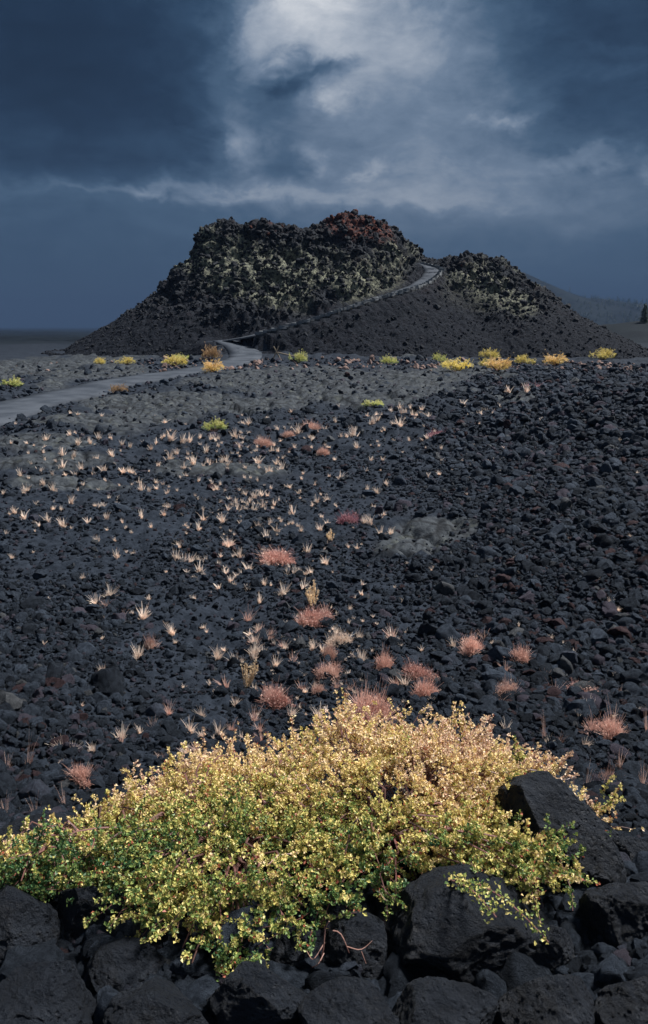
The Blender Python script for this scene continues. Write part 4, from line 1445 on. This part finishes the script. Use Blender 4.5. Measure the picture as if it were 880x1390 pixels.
# ------------------------------------------------------------------ far shrubs (unit: 1 wide)
def make_dwarf(seed, n, mat, hgt=.42, lobes=9):
    r = np.random.default_rng(seed); gl = Geo(); gs = Geo()
    for i in range(lobes):
        th = r.uniform(0, 6.283); rd = math.sqrt(r.uniform()) * .36
        c = np.array([math.cos(th) * rd, math.sin(th) * rd, hgt * r.uniform(.45, .8) * (1.1 - rd)])
        R0 = r.uniform(.07, .17)
        gs.tube([(0, 0, -.04), c * .55, c], [.02, .012, .006], 4, .4)
        m = n // lobes
        v = r.normal(size=(m, 3)); v /= np.linalg.norm(v, axis=1)[:, None]
        P = c + v * (R0 * r.uniform(.3, 1, m) ** .5)[:, None] * np.array([1.1, 1.1, .8])
        P[:, 2] = np.maximum(P[:, 2], .01)
        hue = np.clip(.1 + P[:, 2] / hgt * .6 + r.normal(0, .18, m) + r.uniform(-.12, .12), 0, 1)
        leaves(gl, P, v + np.array([0, 0, .5]), r.normal(size=(m, 3)), r.uniform(.03, .06, m), r.uniform(.015, .03, m), hue)
        for q in range(5):
            e = c + (r.normal(0, .45, 3) + np.array([0, 0, 1.1])) * R0 * 1.5
            gs.tube([c, e], [.005, .003], 3, .6)
            u_ = r.uniform(.3, 1.05, 16)
            leaves(gl, c + (e - c) * u_[:, None] + r.normal(0, .012, (16, 3)), r.normal(0, .6, (16, 3)) + (e - c) * 6, r.normal(size=(16, 3)), r.uniform(.03, .06, 16), r.uniform(.012, .025, 16), np.clip(r.normal(.72, .2, 16), 0, 1))
    return gs.mesh('shrub_stems', [M['stem']]), gl.mesh('shrub_foliage', [mat])


DW = {k: [make_dwarf(500 + 7 * i + 3 * j, 1100, M[k], .42, 13) for j in range(2)] for i, k in enumerate(('yellow', 'orange', 'greenyellow', 'brown'))}
FAR = [
    (13, 527, 34, 13, 'greenyellow', 'olive yellow shrub on dark lava at the left edge'),
    (137, 496, 20, 9, 'yellow', 'small yellow shrub, leftmost of those behind the path'),
    (172, 497, 28, 10, 'yellow', 'flat yellow shrub second from left behind the path'),
    (236, 499, 40, 14, 'yellow', 'wide yellow shrub on lava just behind the path'),
    (249, 492, 26, 10, 'greenyellow', 'greener shrub tucked behind the wide yellow one by the path'),
    (286, 489, 32, 18, 'brown', 'tan spiky shrub inside the bend of the path'),
    (291, 505, 38, 17, 'orange', 'orange shrub beside the near edge of the path bend'),
    (163, 533, 26, 12, 'brown', 'brown shrub on the near edge of the path at left'),
    (404, 494, 28, 15, 'greenyellow', 'yellow green shrub right of the crossed wooden stakes'),
    (291, 587, 34, 16, 'greenyellow', 'bright green yellow shrub alone on the black flat'),
    (508, 553, 32, 10, 'greenyellow', 'flat yellow green shrub alone on the flat at centre'),
    (529, 494, 24, 12, 'greenyellow', 'pale green shrub on lava crust at the foot of the hill'),
    (597, 492, 20, 13, 'greenyellow', 'small green shrub left of the big far yellow clump'),
    (621, 505, 44, 18, 'yellow', 'big yellow shrub, left and nearest in the far clump'),
    (608, 499, 26, 9, 'yellow', 'low yellow shrub leaning on the left of the far clump'),
    (664, 489, 30, 14, 'yellow', 'yellow shrub at the back of the far clump'),
    (660, 500, 26, 12, 'yellow', 'small yellow shrub in the middle of the far clump'),
    (675, 507, 48, 17, 'orange', 'orange brown shrub at the front of the far clump'),
    (712, 495, 28, 13, 'yellow', 'bright yellow shrub standing alone right of the far clump'),
    (755, 495, 42, 14, 'orange', 'brown orange shrub second from the right at the hill foot'),
    (820, 489, 36, 14, 'yellow', 'yellow shrub, rightmost one at the foot of the hill'),
]
fp = np.array([(f[0], f[1]) for f in FAR], float)
FX, FY, FZ = hit(fp[:, 0], fp[:, 1], G0)
FZ = GF(FX, FY)
for (px, py, wp, hp, kind, lab), x, y, z in zip(FAR, FX, FY, FZ):
    d = depth(y, z)
    e = empty('shrub', (x, y, z), random.uniform(0, 6.3))
    w = wp / F * d * 1.15; h = hp / F * d * .82
    e.scale = (w, w, h / .46)
    st, fo = random.choice(DW[kind])
    link('stems', st, e); link('foliage', fo, e)
    tag(e, lab, 'shrub')

# ------------------------------------------------------------------ crossed stakes by the path
sx_, sy_, sz_ = hit([376], [492], G0)
bx, by, bz = float(sx_[0]), float(sy_[0]), float(GF(sx_, sy_)[0])
root = empty('stake_barrier', (bx, by, bz))
u = 1 / F * depth(by, bz)
for (x0, z0, x1, z1, dy) in ((-8, -3, 3, 21, -.12), (8, -3, -4, 20, .12), (2, 12, 24, 7, 0)):
    g = Geo(); g.tube([(x0 * u, dy, z0 * u), ((x0 + x1) / 2 * u, dy * .3, (z0 + z1) / 2 * u), (x1 * u, -dy * .6, z1 * u)], [.045, .042, .038], 7, .7 if z1 > 15 else .1)
    link('stake' if z1 > 15 else 'crossbar', g.mesh('stake', [M['wood']]), root)
tag(root, 'two crossed wooden stakes with a low bar beside the path bend', 'wooden barrier')

# ------------------------------------------------------------------ haze
hz = bpy.data.meshes.new('haze')
q = [(-6300, -6300, -34), (6300, -6300, -34), (6300, 6300, -34), (-6300, 6300, -34)]
vv = q + [(a, b, 150) for a, b, c in q]
hz.from_pydata(vv, [], [(0, 3, 2, 1), (4, 5, 6, 7), (0, 1, 5, 4), (1, 2, 6, 5), (2, 3, 7, 6), (3, 0, 4, 7)])
hm = bpy.data.materials.new('haze'); hm.use_nodes = True
nt = hm.node_tree
nt.nodes.remove(nt.nodes['Principled BSDF'])
pv = nt.nodes.new('ShaderNodeVolumePrincipled')
pv.inputs['Color'].default_value = (.058, .098, .18, 1)
pv.inputs['Density'].default_value = .00042
nt.links.new(pv.outputs[0], nt.nodes['Material Output'].inputs['Volume'])
hz.materials.append(hm)
tag(link('haze', hz), 'thin blue storm haze over the far plain and mountain', 'haze', kind='stuff')

# ------------------------------------------------------------------ light and sky
SUN_EL, SUN_AZ = 56.0, 62.0       # azimuth from +Y, positive to the right
EXPO = 2.75
sun = bpy.data.lights.new('sun', 'SUN')
so = bpy.data.objects.new('sun', sun); COL.objects.link(so)
sun.energy = 1.5; sun.angle = R(11); sun.color = (1, .965, .92)
d = Vector((math.sin(R(SUN_AZ)) * math.cos(R(SUN_EL)), math.cos(R(SUN_AZ)) * math.cos(R(SUN_EL)), math.sin(R(SUN_EL))))
so.rotation_euler = d.to_track_quat('Z', 'Y').to_euler()

w = bpy.data.worlds.new('World'); sc.world = w; w.use_nodes = True
nt = w.node_tree
bg = nt.nodes['Background']
sky = nt.nodes.new('ShaderNodeTexSky'); sky.sky_type = 'NISHITA'; sky.sun_disc = False
sky.sun_elevation = R(SUN_EL); sky.sun_rotation = R(SUN_AZ)
tc = nt.nodes.new('ShaderNodeTexCoord').outputs['Generated']
sep = nt.nodes.new('ShaderNodeSeparateXYZ'); nt.links.new(tc, sep.inputs[0])
AZ = math_(nt, 'MULTIPLY', math_(nt, 'ARCTAN2', sep.outputs[0], sep.outputs[1]), 180 / math.pi)
EL = math_(nt, 'MULTIPLY', math_(nt, 'ARCSINE', sep.outputs[2]), 180 / math.pi)


def azel(px, py):
    a, b = ray(px, py)
    return math.degrees(math.atan2(float(a), 1)), math.degrees(math.atan2(float(b), math.hypot(float(a), 1)))


def comb(x, y, z=0.0):
    n = nt.nodes.new('ShaderNodeCombineXYZ')
    for i, v in enumerate((x, y, z)):
        if isinstance(v, (int, float)): n.inputs[i].default_value = v
        else: nt.links.new(v, n.inputs[i])
    return n.outputs[0]


def cloud(sx, sy, off, detail=6, rough=.55, dist=.4):
    v = comb(math_(nt, 'MULTIPLY', AZ, sx), math_(nt, 'MULTIPLY', EL, sy), off)
    return math_(nt, 'SUBTRACT', noise_(nt, 1.0, detail, rough, v, 0, dist), .5)


# coordinates bent by cloud noise so that every bank has ragged edges
wA = cloud(.11, .16, 1.7, 7, .6); wE = cloud(.11, .16, 7.3, 7, .6)
wA2 = cloud(.4, .55, 3.1, 6, .6); wE2 = cloud(.4, .55, 9.4, 6, .6)
AW = math_(nt, 'ADD', AZ, math_(nt, 'ADD', math_(nt, 'MULTIPLY', wA, 8.0), math_(nt, 'MULTIPLY', wA2, 4.0)))
EW = math_(nt, 'ADD', EL, math_(nt, 'ADD', math_(nt, 'MULTIPLY', wE, 4.0), math_(nt, 'MULTIPLY', wE2, 2.4)))


def blob(px, py, sxp, syp, amp, hard=False):
    a0, e0 = azel(px, py)
    a = math_(nt, 'DIVIDE', math_(nt, 'SUBTRACT', AW, a0), sxp / 18.0)
    e = math_(nt, 'DIVIDE', math_(nt, 'SUBTRACT', EW, e0), syp / 18.0)
    r2 = math_(nt, 'ADD', math_(nt, 'MULTIPLY', a, a), math_(nt, 'MULTIPLY', e, e))
    g = math_(nt, 'POWER', 2.718, math_(nt, 'MULTIPLY', r2, -1.0))
    if hard:
        g = ramp_(nt, g, [(.3, 0.0), (.6, 1.0)], 'EASE')
    return math_(nt, 'MULTIPLY', g, amp)


# base brightness by elevation
base = ramp_(nt, math_(nt, 'DIVIDE', math_(nt, 'ADD', EL, 10), 100.0), [(.09, .42), (.125, .46), (.165, .50), (.19, .53), (.205, .43), (.30, .35), (.36, .34), (.52, .55), (1.0, .66)])
Lv = base
terms = [
    blob(450, -40, 105, 85, .42), blob(395, 25, 56, 70, .14), blob(345, 75, 36, 40, .14), blob(580, 30, 170, 90, .15), blob(480, 110, 130, 70, .05),
    blob(322, 196, 40, 34, .25), blob(310, 150, 40, 60, .10), blob(590, 160, 180, 90, .17), blob(600, 230, 190, 40, .10), blob(430, 212, 22, 20, .16), blob(505, 230, 24, 10, .14), blob(462, 132, 26, 10, .14),
    blob(388, 112, 40, 18, -.34), blob(445, 92, 34, 10, -.22), blob(405, 95, 20, 8, .10),
    blob(110, 130, 190, 120, -.15), blob(10, 20, 170, 130, -.16), blob(860, 50, 150, 140, -.17), blob(740, 120, 80, 60, -.08),
    blob(350, 268, 130, 12, .16), blob(620, 272, 180, 13, .10), blob(120, 266, 130, 7, .10), blob(190, 272, 20, 6, .1), blob(100, 235, 220, 14, -.08),
    blob(672, 160, 26, 8, .16), blob(720, 145, 30, 14, .08), blob(780, 218, 60, 10, .16), blob(872, 228, 20, 12, .16), blob(810, 300, 80, 16, .07), blob(850, 98, 60, 10, .10), blob(850, 66, 40, 6, .08),
    blob(60, 380, 200, 70, -.05), blob(720, 370, 160, 60, .03),
]
for t_ in terms:
    Lv = math_(nt, 'ADD', Lv, t_)
nz1 = cloud(.07, .20, 4.4, 7, .55, .6); nz2 = cloud(.22, .5, 12.0, 8, .6, .8); nz3 = cloud(.7, 1.2, 30.0, 6, .6, .5)
fade = ramp_(nt, math_(nt, 'DIVIDE', math_(nt, 'ADD', EL, 10), 100.0), [(.12, .25), (.2, 1.0)])
Lv = math_(nt, 'ADD', Lv, math_(nt, 'MULTIPLY', fade, math_(nt, 'ADD', math_(nt, 'MULTIPLY', nz1, .20), math_(nt, 'ADD', math_(nt, 'MULTIPLY', nz2, .20), math_(nt, 'MULTIPLY', nz3, .09)))))
# brighter overcast behind the viewer
back = ramp_(nt, math_(nt, 'ADD', math_(nt, 'MULTIPLY', sep.outputs[1], -.5), .5), [(.45, 0.0), (.9, .26)])
Lv = math_(nt, 'ADD', Lv, back)
Lv = math_(nt, 'MINIMUM', math_(nt, 'MAXIMUM', Lv, 0.0), 1.0)
kx = 2 ** -EXPO
st = [(0, (.0050, .014, .033)), (.2, (.0125, .032, .069)), (.35, (.029, .065, .124)), (.5, (.068, .124, .206)), (.65, (.18, .248, .35)), (.8, (.42, .475, .56)), (1, (.86, .88, .91))]
cc = ramp_(nt, Lv, [(p, tuple(v * kx for v in c)) for p, c in st])
vm = nt.nodes.new('ShaderNodeVectorMath'); vm.operation = 'SCALE'; vm.inputs['Scale'].default_value = .05
nt.links.new(sky.outputs[0], vm.inputs[0])
tot = mixc(nt, .995, vm.outputs[0], cc)
nt.links.new(tot, bg.inputs['Color'])
bg.inputs['Strength'].default_value = 1.0

sc.view_settings.view_transform = 'Standard'
sc.view_settings.look = 'None'
sc.view_settings.exposure = EXPO
sc.view_settings.gamma = 1.0
sc.view_settings.use_curve_mapping = False
sc.render.engine = 'CYCLES'
sc.cycles.max_bounces = 6
sc.cycles.volume_bounces = 0
sc.cycles.use_denoising = True
